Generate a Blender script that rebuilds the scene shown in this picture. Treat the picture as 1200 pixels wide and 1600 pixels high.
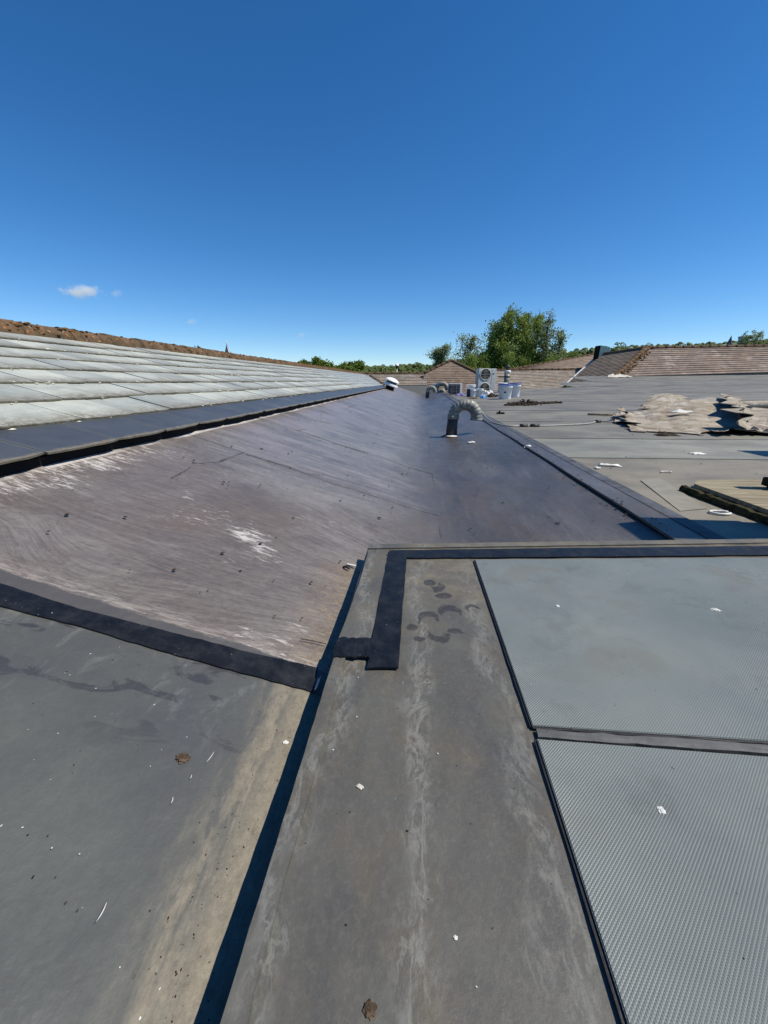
import bpy, bmesh, math, random
import numpy as np
from mathutils import Vector, Matrix, noise as mnoise

random.seed(7)
for o in list(bpy.data.objects):
    bpy.data.objects.remove(o)
scn = bpy.context.scene
COL = scn.collection
R_ = math.radians

# ------------------------------------------------------------------ camera, sky, sun, exposure
FPX = 620.0                                   # focal length in pixels of the 1200x1600 photograph
TH = math.atan(205 / FPX)                     # pitch down
PS = math.atan(56 * math.cos(TH) / FPX)       # yaw
CAM = Vector((0, 0, 0.5))
cam_d = bpy.data.cameras.new('camera')
cam = bpy.data.objects.new('camera', cam_d)
COL.objects.link(cam)
cam.location = CAM
cam.rotation_euler = (math.pi / 2 - TH, 0, PS)
cam_d.sensor_fit = 'VERTICAL'
cam_d.sensor_height = 24
cam_d.lens = 24 * FPX / 1600
cam_d.clip_start = 0.01
cam_d.clip_end = 5000
scn.camera = cam

SUN = Vector((1.0, -0.10, 1.40)).normalized()  # towards the sun
w = bpy.data.worlds.new('World')
scn.world = w
w.use_nodes = True
wn = w.node_tree
bg = wn.nodes['Background']
sky = wn.nodes.new('ShaderNodeTexSky')
sky.sky_type = 'NISHITA'
sky.sun_disc = False
sky.sun_elevation = math.asin(SUN.z)
sky.sun_rotation = math.atan2(SUN.x, SUN.y)
sky.altitude = 100
sky.air_density = 0.8
sky.dust_density = 0.0
sky.ozone_density = 5.0
hsv = wn.nodes.new('ShaderNodeHueSaturation')
hsv.inputs['Saturation'].default_value = 1.25
hsv.inputs['Hue'].default_value = 0.501
hsv.inputs['Value'].default_value = 1.30
wn.links.new(sky.outputs[0], hsv.inputs['Color'])
gm = wn.nodes.new('ShaderNodeGamma'); gm.inputs[1].default_value = 1.0
sc1 = wn.nodes.new('ShaderNodeVectorMath'); sc1.operation = 'SCALE'; sc1.inputs[3].default_value = 0.1
sc2 = wn.nodes.new('ShaderNodeVectorMath'); sc2.operation = 'SCALE'; sc2.inputs[3].default_value = 10.0
wn.links.new(hsv.outputs[0], sc1.inputs[0]); wn.links.new(sc1.outputs[0], gm.inputs[0])
wn.links.new(gm.outputs[0], sc2.inputs[0]); wn.links.new(sc2.outputs[0], bg.inputs[0])
bg.inputs[1].default_value = 0.092
sun_d = bpy.data.lights.new('sun', 'SUN')
sun = bpy.data.objects.new('sun', sun_d)
COL.objects.link(sun)
sun_d.energy = 5.0
sun_d.angle = R_(0.53)
sun_d.color = (1.0, 0.93, 0.82)
sun.rotation_euler = SUN.to_track_quat('Z', 'Y').to_euler()
sun.location = SUN * 60
scn.view_settings.view_transform = 'Standard'
scn.view_settings.look = 'None'
scn.view_settings.exposure = 0.2
scn.view_settings.gamma = 1.0
scn.cycles.volume_bounces = 6

# ------------------------------------------------------------------ pixel to point helpers
CR = Vector((math.cos(PS), math.sin(PS), 0))
CF = Vector((-math.sin(PS) * math.cos(TH), math.cos(PS) * math.cos(TH), -math.sin(TH)))
CU = CR.cross(CF)
def ray(px, py): return CF * FPX + CR * (px - 600) + CU * (800 - py)
def at_y(px, py, Y):
    d = ray(px, py); return CAM + d * (Y / d.y)
def at_z(px, py, z=0.0):
    d = ray(px, py); return CAM + d * ((z - CAM.z) / d.z)
def at_x(px, py, X):
    d = ray(px, py); return CAM + d * (X / d.x)
def at_s(px, py, fn):
    d = ray(px, py).normalized(); lo = t = 0.05
    while t < 90:
        p = CAM + d * t
        if p.z < fn(p.x, p.y): break
        lo = t; t *= 1.02
    hi = t
    for _ in range(36):
        m = (lo + hi) / 2; p = CAM + d * m
        if p.z < fn(p.x, p.y): hi = m
        else: lo = m
    return p
def sstep(a, b, x):
    t = min(1, max(0, (x - a) / (b - a))); return t * t * (3 - 2 * t)

TA = math.tan(R_(17))
XCR, ZV = 0.118, -0.145                        # valley crease
XLIP = 0.90
def z_slope(x, y): return -0.05 + (-0.192 - x) * TA
def z_deck(x, y):
    r = 0.0022 * max(0, min(y, 24) - 5) ** 2 * (0.25 + 0.35 * sstep(0.9, 3, x) + 0.4 * sstep(3, 8, x))
    return -0.02 + r + 0.012 * max(0, x - 2) * min(1.2, max(0, y - 3) / 20)
def z_valley(x, y):
    t = min(1, max(0, (x - XCR) / (XLIP - XCR)))
    return ZV + (z_deck(XLIP, y) - 0.006 - ZV) * t ** 1.15
def z_roof(x, y):
    if x < XLIP: return z_base(x, y)
    return z_deck(x, y)
def z_base(x, y):
    a, b, k = z_slope(x, y), z_valley(x, y), 0.06
    h = max(k - abs(a - b), 0) / k
    return max(a, b) + h * h * k * 0.25

def nz(x, y, z=0.0): return mnoise.noise(Vector((x, y, z)))
def z_sheet(x, y): return z_base(x, y) + 0.006 * nz(x * 3, y * 2.2, 1) + 0.003 * nz(x * 9, y * 7, 4)

# ------------------------------------------------------------------ object helpers
def tag(o, label=None, cat=None, group=None, kind=None):
    if label: o['label'] = label
    if cat: o['category'] = cat
    if group: o['group'] = group
    if kind: o['kind'] = kind
    return o
def empty(name, loc=(0, 0, 0), rz=0.0, label=None, cat=None, group=None, kind=None):
    o = bpy.data.objects.new(name, None); COL.objects.link(o)
    o.location = loc; o.rotation_euler = (0, 0, rz); o.empty_display_size = 0.05
    return tag(o, label, cat, group, kind)
def obj(name, bm, mat, parent=None, smooth=False, kind=None):
    me = bpy.data.meshes.new(name)
    if isinstance(bm, bmesh.types.BMesh):
        bm.normal_update(); bm.to_mesh(me); bm.free()
    else:
        me.from_pydata(*bm); me.update()
    if mat is not None: me.materials.append(mat)
    if smooth:
        for p in me.polygons: p.use_smooth = True
    o = bpy.data.objects.new(name, me); COL.objects.link(o)
    if parent is not None: o.parent = parent
    if kind: o['kind'] = kind
    return o
def link_copy(src, parent=None):
    c = src.copy(); COL.objects.link(c)
    if parent is not None: c.parent = parent
    return c
def box(bm, c, s, rot=None, bev=0.0):
    r = bmesh.ops.create_cube(bm, size=1)
    vs = r['verts']
    bmesh.ops.scale(bm, vec=s, verts=vs)
    if bev:
        es = list({e for v in vs for e in v.link_edges})
        q = bmesh.ops.bevel(bm, geom=es, offset=bev, segments=2, affect='EDGES', profile=0.5)
        vs = list({v for f in q['faces'] for v in f.verts} | {v for v in vs if v.is_valid})
    if rot is not None: bmesh.ops.rotate(bm, cent=(0, 0, 0), matrix=rot, verts=vs)
    bmesh.ops.translate(bm, vec=c, verts=vs)
    return vs
def tube(bm, pts, rad, seg=12, cap=True, squash=None):
    pts = [Vector(p) for p in pts]; n = len(pts)
    rads = rad if isinstance(rad, (list, tuple)) else [rad] * n
    rings = []; prev = None
    for i, p in enumerate(pts):
        t = (pts[min(i + 1, n - 1)] - pts[max(i - 1, 0)]).normalized()
        if prev is None:
            a = Vector((0, 0, 1)) if abs(t.z) < 0.9 else Vector((1, 0, 0))
            u = t.cross(a).normalized()
        else:
            u = (prev - t * prev.dot(t)).normalized()
        prev = u; v = t.cross(u)
        rings.append([bm.verts.new(p + (u * math.cos(k * 2 * math.pi / seg) + v * math.sin(k * 2 * math.pi / seg)) * rads[i]) for k in range(seg)])
    for a, b in zip(rings, rings[1:]):
        for k in range(seg):
            bm.faces.new((a[k], a[(k + 1) % seg], b[(k + 1) % seg], b[k]))
    if cap:
        bm.faces.new(rings[0][::-1]); bm.faces.new(rings[-1])
    return bm
def lathe(bm, prof, seg=24, c=(0, 0, 0)):
    rings = [[bm.verts.new((c[0] + r * math.cos(k * 2 * math.pi / seg), c[1] + r * math.sin(k * 2 * math.pi / seg), c[2] + z)) for k in range(seg)] for r, z in prof]
    for a, b in zip(rings, rings[1:]):
        for k in range(seg):
            bm.faces.new((a[k], a[(k + 1) % seg], b[(k + 1) % seg], b[k]))
    return rings
def sheet(fn, us, vs):
    """grid mesh data from fn(u, v) -> point"""
    V = [tuple(fn(u, v)) for v in vs for u in us]
    n = len(us)
    Fc = [(j * n + i, j * n + i + 1, (j + 1) * n + i + 1, (j + 1) * n + i) for j in range(len(vs) - 1) for i in range(n - 1)]
    return (V, [], Fc)
def slab(poly, th, bm=None):
    """closed prism: top polygon (list of points, ccw from above) with thickness downwards"""
    bm = bm or bmesh.new()
    top = [bm.verts.new(p) for p in poly]
    bot = [bm.verts.new((p[0], p[1], p[2] - th)) for p in poly]
    bm.faces.new(top); bm.faces.new(bot[::-1])
    n = len(poly)
    for i in range(n): bm.faces.new((top[i], bot[i], bot[(i + 1) % n], top[(i + 1) % n]))
    return bm
def ribbon(left, right, fn, lift, th, sub=10, wob=0.0):
    """a strip laid on the surface fn between two polylines of xy points, with real thickness"""
    def rs(pl, n):
        L = [0]
        for a, b in zip(pl, pl[1:]): L.append(L[-1] + math.dist(a[:2], b[:2]))
        out = []
        for k in range(n + 1):
            s = L[-1] * k / n
            for i in range(len(pl) - 1):
                if s <= L[i + 1] + 1e-9:
                    t = (s - L[i]) / max(1e-9, L[i + 1] - L[i]); break
            out.append(Vector((pl[i][0] + (pl[i + 1][0] - pl[i][0]) * t, pl[i][1] + (pl[i + 1][1] - pl[i][1]) * t, 0)))
        return out
    a, b = rs(left, sub), rs(right, sub)
    bm = bmesh.new(); top = []; bot = []
    for p, q in zip(a, b):
        row = []; rb = []
        for k in range(5):
            x = p.lerp(q, k / 4)
            if k in (0, 4) and wob:
                x = x + Vector((random.uniform(-wob, wob), random.uniform(-wob, wob), 0))
            z = fn(x.x, x.y)
            row.append(bm.verts.new((x.x, x.y, z + lift + (wob * 0.4 * random.random() if k in (1, 2, 3) else 0))))
            rb.append(bm.verts.new((x.x, x.y, z + lift - th)))
        top.append(row); bot.append(rb)
    for i in range(sub):
        for k in range(4):
            bm.faces.new((top[i][k], top[i][k + 1], top[i + 1][k + 1], top[i + 1][k]))
        bm.faces.new((top[i][0], top[i + 1][0], bot[i + 1][0], bot[i][0]))
        bm.faces.new((top[i][4], bot[i][4], bot[i + 1][4], top[i + 1][4]))
    for i in (0, sub):
        for k in range(4):
            bm.faces.new((top[i][k], bot[i][k], bot[i][k + 1], top[i][k + 1]))
    bmesh.ops.recalc_face_normals(bm, faces=bm.faces)
    return bm

# ------------------------------------------------------------------ material helpers
class MT:
    def __init__(s, name, rough=0.7, spec=0.4):
        s.m = bpy.data.materials.new(name); s.m.use_nodes = True
        s.t = s.m.node_tree; s.b = s.t.nodes['Principled BSDF']
        s.b.inputs['Roughness'].default_value = rough
        s.b.inputs['Specular IOR Level'].default_value = spec
        s._co = None
    def n(s, typ, **kw):
        nd = s.t.nodes.new(typ)
        for k, v in kw.items(): setattr(nd, k, v)
        return nd
    def put(s, sock, v):
        if v is None: return
        if hasattr(v, 'links') or hasattr(v, 'is_linked'): s.t.links.new(v, sock)
        elif isinstance(v, (tuple, list)):
            sock.default_value = (*v, 1.0) if (len(v) == 3 and sock.type == 'RGBA') else v
        else: sock.default_value = v
    def pos(s):
        if s._co is None: s._co = s.n('ShaderNodeNewGeometry').outputs['Position']
        return s._co
    def oco(s): return s.n('ShaderNodeTexCoord').outputs['Object']
    def uv(s): return s.n('ShaderNodeTexCoord').outputs['UV']
    def mapping(s, vec, scale=(1, 1, 1), rot=(0, 0, 0), loc=(0, 0, 0)):
        nd = s.n('ShaderNodeMapping'); s.put(nd.inputs['Vector'], vec)
        nd.inputs['Scale'].default_value = scale; nd.inputs['Rotation'].default_value = rot; nd.inputs['Location'].default_value = loc
        return nd.outputs[0]
    def noise(s, vec, scale=5, detail=4, rough=0.55, dist=0.0, color=False):
        nd = s.n('ShaderNodeTexNoise'); s.put(nd.inputs['Vector'], vec)
        nd.inputs['Scale'].default_value = scale; nd.inputs['Detail'].default_value = detail
        nd.inputs['Roughness'].default_value = rough; nd.inputs['Distortion'].default_value = dist
        return nd.outputs['Color'] if color else nd.outputs['Fac']
    def math(s, op, a, b=None, c=None, clamp=False):
        nd = s.n('ShaderNodeMath', operation=op, use_clamp=clamp)
        s.put(nd.inputs[0], a); s.put(nd.inputs[1], b); s.put(nd.inputs[2], c)
        return nd.outputs[0]
    def vmath(s, op, a, b=None):
        nd = s.n('ShaderNodeVectorMath', operation=op); s.put(nd.inputs[0], a); s.put(nd.inputs[1], b)
        return nd.outputs[0]
    def sep(s, v):
        nd = s.n('ShaderNodeSeparateXYZ'); s.put(nd.inputs[0], v); return nd.outputs
    def comb(s, x=0.0, y=0.0, z=0.0):
        nd = s.n('ShaderNodeCombineXYZ')
        s.put(nd.inputs[0], x); s.put(nd.inputs[1], y); s.put(nd.inputs[2], z); return nd.outputs[0]
    def step(s, v, a, b, lo=0.0, hi=1.0):
        nd = s.n('ShaderNodeMapRange', interpolation_type='SMOOTHSTEP')
        s.put(nd.inputs[0], v)
        for i, q in zip((1, 2, 3, 4), (a, b, lo, hi)): s.put(nd.inputs[i], q)
        return nd.outputs[0]
    def mix(s, f, a, b, mode='MIX'):
        nd = s.n('ShaderNodeMix', data_type='RGBA', blend_type=mode)
        s.put(nd.inputs[0], f); s.put(nd.inputs[6], a); s.put(nd.inputs[7], b)
        return nd.outputs[2]
    def ramp(s, f, stops):
        nd = s.n('ShaderNodeValToRGB'); s.put(nd.inputs[0], f)
        el = nd.color_ramp.elements
        while len(el) < len(stops): el.new(0.5)
        for e, (p, c) in zip(el, stops):
            e.position = p; e.color = (*c, 1) if len(c) == 3 else c
        return nd.outputs[0]
    def bump(s, h, strength=0.3, dist=0.01, normal=None):
        nd = s.n('ShaderNodeBump'); s.put(nd.inputs['Height'], h)
        nd.inputs['Strength'].default_value = strength; nd.inputs['Distance'].default_value = dist
        s.put(nd.inputs['Normal'], normal)
        return nd.outputs[0]
    def done(s, col=None, rough=None, normal=None, metal=None, tint=None):
        if tint: col = s.mix(1.0, col, tint, 'MULTIPLY')
        s.put(s.b.inputs['Base Color'], col); s.put(s.b.inputs['Roughness'], rough)
        s.put(s.b.inputs['Normal'], normal); s.put(s.b.inputs['Metallic'], metal)
        return s.m

def simple(name, c, rough=0.6, spec=0.4, var=0.25, scale=20, bump=0.15, metal=0.0, obj_space=True):
    m = MT(name, rough, spec)
    v = m.oco() if obj_space else m.pos()
    n1 = m.noise(v, scale, 5, 0.6)
    col = m.mix(m.step(n1, 0.3, 0.7), tuple(x * (1 - var) for x in c), tuple(min(1, x * (1 + var)) for x in c))
    nr = m.bump(m.noise(v, scale * 3, 4), bump, 0.01)
    return m.done(col, None, nr, metal)

def speckle(m, v, col, amount=0.72, scale=60, c=(0.5, 0.5, 0.47), f=0.8):
    n1 = m.noise(v, scale, 2, 0.5)
    return m.mix(m.math('MULTIPLY', m.step(n1, amount, amount + 0.03), f), col, c)

# --- the smooth membrane in the left foreground
def mat_foreground():
    m = MT('membrane_foreground', 0.5, 0.35)
    p = m.pos(); x, y, z = m.sep(p)
    big = m.noise(p, 3.2, 4, 0.6, 0.4)
    col = m.ramp(big, [(0.3, (0.078, 0.083, 0.096)), (0.5, (0.098, 0.104, 0.104)), (0.72, (0.125, 0.135, 0.128))])
    fine = m.noise(p, 90, 6, 0.65)
    col = m.mix(m.step(fine, 0.35, 0.75), m.mix(0.25, col, (0.05, 0.05, 0.055)), col)
    # scuffs, darker cleaned patches
    sc = m.noise(m.mapping(p, (9, 26, 9), (0, 0, 0.9)), 1.0, 4, 0.6, 0.9)
    near = m.step(y, 0.34, 0.50)
    col = m.mix(m.math('MULTIPLY', m.math('MULTIPLY', m.step(sc, 0.56, 0.64), near), 0.85), col, (0.040, 0.042, 0.052))
    sc2 = m.noise(m.mapping(p, (14, 7, 9), (0, 0, 0.5), (3, 1, 0)), 1.0, 6, 0.7, 0.6)
    col = m.mix(m.math('MULTIPLY', m.math('MULTIPLY', m.step(sc2, 0.52, 0.68), m.step(y, 0.36, 0.54)), 0.5), col, (0.24, 0.25, 0.235))
    # dirt washed down against the kerb
    e = m.math('ADD', x, m.math('MULTIPLY', m.math('SUBTRACT', m.noise(m.mapping(p, (22, 7, 1)), 1, 7, 0.72), 0.5), 0.11))
    d1 = m.step(e, -0.287, -0.228)
    dn = m.noise(m.mapping(p, (75, 48, 1)), 1, 9, 0.82)
    dirt = m.ramp(dn, [(0.28, (0.11, 0.095, 0.075)), (0.45, (0.215, 0.19, 0.15)), (0.60, (0.29, 0.255, 0.20)), (0.78, (0.37, 0.335, 0.27))])
    streak = m.step(m.noise(m.mapping(p, (38, 8, 1), (0, 0, -0.08)), 1, 6, 0.7, 0.3), 0.36, 0.58)
    dm = m.math('MULTIPLY', d1, m.math('MAXIMUM', m.math('MULTIPLY', streak, 0.92), m.step(x, -0.235, -0.20, 0.15, 0.9)))
    col = m.mix(dm, col, dirt)
    col = m.mix(m.math('MULTIPLY', m.step(m.noise(p, 140, 2, 0.5), 0.70, 0.74), m.math('MULTIPLY', d1, 0.8)), col, (0.04, 0.03, 0.022))
    col = speckle(m, p, col, 0.775, 120, (0.5, 0.5, 0.47), 0.6)
    nr = m.bump(m.noise(p, 160, 6, 0.7), 0.25, 0.004)
    nr = m.bump(m.noise(p, 9, 3, 0.5), 0.22, 0.03, nr)
    return m.done(col, m.step(fine, 0.3, 0.8, 0.62, 0.46), nr, tint=(0.76, 0.765, 0.725))

# --- brushed and chalky membrane of the slope and the valley
LINE_Y = 0.640
def valley_color(m, p, y):
    n1 = m.noise(m.mapping(p, (3.2, 1.1, 1)), 1, 5, 0.6, 0.4)
    col = m.ramp(n1, [(0.28, (0.058, 0.056, 0.056)), (0.5, (0.092, 0.088, 0.088)), (0.74, (0.150, 0.144, 0.144))])
    st = m.noise(m.mapping(p, (24, 2.2, 1), (0, 0, 0.04)), 1, 6, 0.7, 0.3)
    col = m.mix(m.math('MULTIPLY', m.step(st, 0.52, 0.72), 0.45), col, (0.17, 0.165, 0.165))
    br = m.noise(m.mapping(p, (2.2, 1.4, 1), (0, 0, 0), (5, 2, 0)), 1, 5, 0.65)
    col = m.mix(m.math('MULTIPLY', m.step(br, 0.46, 0.66), m.step(y, 1.9, 3.2, 0.6, 0.15)), col, (0.115, 0.090, 0.068))
    dk = m.noise(m.mapping(p, (6, 1.0, 1), (0, 0, 0.05), (2, 2, 0)), 1, 4, 0.6)
    col = m.mix(m.math('MULTIPLY', m.step(dk, 0.55, 0.7), 0.5), col, (0.036, 0.035, 0.038))
    return speckle(m, p, col, 0.75, 60, (0.30, 0.30, 0.29), 0.7)
def mat_slope():
    m = MT('membrane_brushed', 0.4, 0.7)
    p = m.pos(); x, y, z = m.sep(p)
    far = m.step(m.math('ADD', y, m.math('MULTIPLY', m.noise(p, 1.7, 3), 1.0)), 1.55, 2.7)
    # brush sweeps: fine streaks whose direction drifts over the sheet
    def sweep(loc_, amp, sx, sy, seed):
        lx, ly, lz = m.sep(m.vmath('SUBTRACT', p, (loc_[0], loc_[1], 0)))
        ang = m.math('MULTIPLY', m.math('SUBTRACT', m.noise(m.mapping(p, (1, 1, 0.01), (0, 0, 0), (seed, seed, 0)), 1.5, 1, 0.4), 0.5), amp)
        c, s_ = m.math('COSINE', ang), m.math('SINE', ang)
        u = m.math('ADD', m.math('MULTIPLY', lx, c), m.math('MULTIPLY', ly, s_))
        v = m.math('SUBTRACT', m.math('MULTIPLY', ly, c), m.math('MULTIPLY', lx, s_))
        return m.noise(m.comb(m.math('MULTIPLY', u, sx), m.math('MULTIPLY', v, sy), seed), 1.0, 7, 0.74, 0.25)
    s1 = sweep((-0.7, 0.8), 1.5, 5.5, 60, 3.0)
    s2 = sweep((-0.45, 0.95), 2.4, 9.0, 100, 11.0)
    lin = m.noise(m.mapping(p, (2.2, 22, 4), (0, 0, 0.12)), 1.0, 8, 0.76, 0.4)
    pick = m.step(m.noise(p, 2.3, 3, 0.5), 0.46, 0.56)
    near = m.mix(pick, s1, s2)
    near = m.sep(near)[0]
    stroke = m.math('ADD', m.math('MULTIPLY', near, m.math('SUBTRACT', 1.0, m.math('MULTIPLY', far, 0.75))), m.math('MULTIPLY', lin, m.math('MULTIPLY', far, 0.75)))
    stip = m.noise(m.mapping(p, (45, 120, 60), (0, 0, 0.2)), 1, 6, 0.8)
    stroke = m.math('ADD', m.math('MULTIPLY', stroke, 0.62), m.math('MULTIPLY', stip, 0.38))
    big = m.noise(p, 2.6, 5, 0.6, 0.5)
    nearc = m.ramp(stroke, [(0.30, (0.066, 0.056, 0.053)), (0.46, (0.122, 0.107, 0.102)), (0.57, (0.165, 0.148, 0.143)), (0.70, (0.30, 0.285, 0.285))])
    farc = m.ramp(stroke, [(0.34, (0.085, 0.080, 0.084)), (0.48, (0.155, 0.150, 0.156)), (0.62, (0.34, 0.335, 0.345))])  # far tone lightened to carry the distant sheen in the colour
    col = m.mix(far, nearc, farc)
    col = m.mix(m.math('MULTIPLY', m.step(big, 0.48, 0.68), 0.45), col, (0.080, 0.074, 0.074))
    brown = m.noise(p, 1.9, 4, 0.6, 0.3)
    col = m.mix(m.math('MULTIPLY', m.math('MULTIPLY', m.step(brown, 0.42, 0.62), m.math('SUBTRACT', 1.0, far)), 0.40), col, (0.155, 0.112, 0.085))
    # pale lilac bloom below the eaves
    up = m.step(x, -0.98, -0.45, 1.0, 0.0)
    bl = m.step(m.noise(m.mapping(p, (1.6, 2.6, 1)), 1, 4, 0.6), 0.38, 0.66)
    col = m.mix(m.math('MULTIPLY', m.math('MULTIPLY', up, bl), m.step(y, 1.2, 2.2, 0.12, 0.72)), col, (0.27, 0.25, 0.29))
    # soft grey overlay: chalk with its sheen painted into the colour
    so = m.noise(m.mapping(p, (1.5, 2.4, 1), (0, 0, 0.3), (9, 3, 0)), 1, 7, 0.68, 0.5)
    col = m.mix(m.math('MULTIPLY', m.step(so, 0.44, 0.66), m.step(stroke, 0.36, 0.60, 0.15, 0.62)), col, (0.285, 0.28, 0.285))
    # white chalk: along the eaves and in patches on the sweep
    fk = m.noise(m.mapping(p, (22, 85, 10), (0, 0, 0.12)), 1, 8, 0.80, 0.5)
    pa = m.noise(m.mapping(p, (3.4, 4.6, 3), (0, 0, 0.3), (1.3, 4.2, 0)), 1, 3, 0.5)
    ea = m.math('MULTIPLY', m.step(m.math('ADD', x, m.math('MULTIPLY', m.math('SUBTRACT', pa, 0.5), 0.50)), -1.14, -0.90, 1.0, 0.0), m.step(y, 1.3, 2.2, 1.0, 0.15))
    thr = m.math('SUBTRACT', 0.72, m.math('MULTIPLY', ea, 0.235))
    thr = m.math('SUBTRACT', thr, m.math('MULTIPLY', m.math('MULTIPLY', m.step(pa, 0.52, 0.66), m.math('SUBTRACT', 1, far)), 0.19))
    for (cx, cy, rr, am) in ((352, 815, 0.21, 0.185), (285, 772, 0.13, 0.17), (400, 845, 0.10, 0.18), (230, 800, 0.16, 0.13), (500, 690, 0.25, 0.10), (430, 660, 0.22, 0.16), (610, 640, 0.8, 0.13)):
        c = at_s(cx, cy, z_slope)
        nd = m.n('ShaderNodeVectorMath', operation='DISTANCE'); m.put(nd.inputs[0], m.mapping(p, (1, 1, 0))); nd.inputs[1].default_value = (c.x, c.y, 0)
        thr = m.math('SUBTRACT', thr, m.math('MULTIPLY', m.step(nd.outputs['Value'], rr * 0.2, rr, 1.0, 0.0), am))
    ch = m.step(m.math('SUBTRACT', fk, thr), -0.02, 0.14)
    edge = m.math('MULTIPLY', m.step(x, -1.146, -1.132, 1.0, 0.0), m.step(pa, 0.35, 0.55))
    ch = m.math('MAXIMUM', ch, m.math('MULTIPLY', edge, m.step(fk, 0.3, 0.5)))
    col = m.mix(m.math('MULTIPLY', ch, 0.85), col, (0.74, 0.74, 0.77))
    # dirt by the kerb
    ke = m.step(m.math('ADD', x, m.math('MULTIPLY', m.math('SUBTRACT', m.noise(p, 11, 6, 0.7), 0.5), 0.16)), -0.32, -0.17)
    kd = m.math('MULTIPLY', ke, m.step(y, 1.02, 1.25, 1.0, 0.0))
    dn = m.noise(p, 55, 6, 0.75)
    col = m.mix(m.math('MULTIPLY', kd, m.step(dn, 0.36, 0.62, 0.1, 0.8)), col, m.ramp(dn, [(0.3, (0.11, 0.085, 0.06)), (0.7, (0.33, 0.27, 0.19))]))
    # the valley floor
    vx = m.step(m.math('ADD', x, m.math('MULTIPLY', m.math('SUBTRACT', m.noise(m.mapping(p, (5, 2.2, 1)), 1, 6, 0.7), 0.5), 0.5)), -0.28, 0.16)
    vx = m.math('MULTIPLY', vx, m.step(y, 1.0, 1.5))
    col = m.mix(vx, col, valley_color(m, p, y))
    # ragged lower edge of the coating: bare membrane towards the tape
    ln = m.math('SUBTRACT', y, m.math('MULTIPLY_ADD', x, -0.015, LINE_Y - 0.028))
    rag = m.math('ADD', ln, m.math('MULTIPLY', m.math('SUBTRACT', m.noise(m.mapping(p, (8, 40, 1)), 1, 6, 0.72), 0.5), 0.050))
    bare = m.step(rag, 0.020, 0.026, 1.0, 0.0)
    whit = m.math('MULTIPLY', m.step(rag, 0.02, 0.085, 1.0, 0.0), m.step(m.noise(m.mapping(p, (14, 90, 1)), 1, 7, 0.78), 0.42, 0.62))
    col = m.mix(m.math('MULTIPLY', whit, 0.7), col, (0.42, 0.40, 0.385))
    col = m.mix(bare, col, m.mix(big, (0.075, 0.075, 0.080), (0.098, 0.096, 0.096)))
    col = speckle(m, p, col, 0.73, 70, (0.03, 0.028, 0.026), 0.75)
    fine = m.noise(p, 220, 4, 0.7)
    nr = m.bump(fine, 0.25, 0.003)
    nr = m.bump(m.math('MULTIPLY', stroke, m.math('SUBTRACT', 1.0, bare)), 0.5, 0.012, nr)
    nr = m.bump(m.noise(p, 5, 4, 0.55), 0.35, 0.05, nr)
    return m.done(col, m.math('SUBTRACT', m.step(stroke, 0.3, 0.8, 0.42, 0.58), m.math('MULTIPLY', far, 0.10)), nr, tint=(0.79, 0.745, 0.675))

def mat_deck():
    m = MT('membrane_deck', 0.6, 0.35)
    p = m.pos()
    oc = m.n('ShaderNodeObjectInfo').outputs['Color']
    n1 = m.noise(m.mapping(p, (1.2, 1.8, 1)), 1, 6, 0.62, 0.4)
    col = m.mix(m.step(n1, 0.3, 0.7), m.mix(1.0, oc, (0.72, 0.72, 0.74), 'MULTIPLY'), m.mix(1.0, oc, (1.25, 1.24, 1.2), 'MULTIPLY'))
    st = m.noise(m.mapping(p, (1.2, 16, 1)), 1, 6, 0.7, 0.4)
    col = m.mix(m.math('MULTIPLY', m.step(st, 0.5, 0.72), 0.14), col, (0.24, 0.235, 0.22))
    br = m.noise(p, 2.6, 5, 0.7)
    col = m.mix(m.math('MULTIPLY', m.step(br, 0.52, 0.72), 0.40), col, (0.115, 0.095, 0.072))
    dk = m.noise(m.mapping(p, (2.0, 5, 1), (0, 0, 0.3), (7, 7, 0)), 1, 5, 0.65, 0.5)
    col = m.mix(m.math('MULTIPLY', m.step(dk, 0.60, 0.70), 0.45), col, (0.055, 0.057, 0.064))
    col = speckle(m, p, col, 0.765, 40, (0.5, 0.5, 0.48), 0.7)
    col = speckle(m, p, col, 0.75, 36, (0.025, 0.022, 0.02), 0.7)
    nr = m.bump(m.noise(p, 130, 5, 0.7), 0.3, 0.004)
    nr = m.bump(m.noise(p, 4, 4, 0.5), 0.3, 0.04, nr)
    return m.done(col, None, nr, tint=(1.10, 1.08, 0.99))

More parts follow.
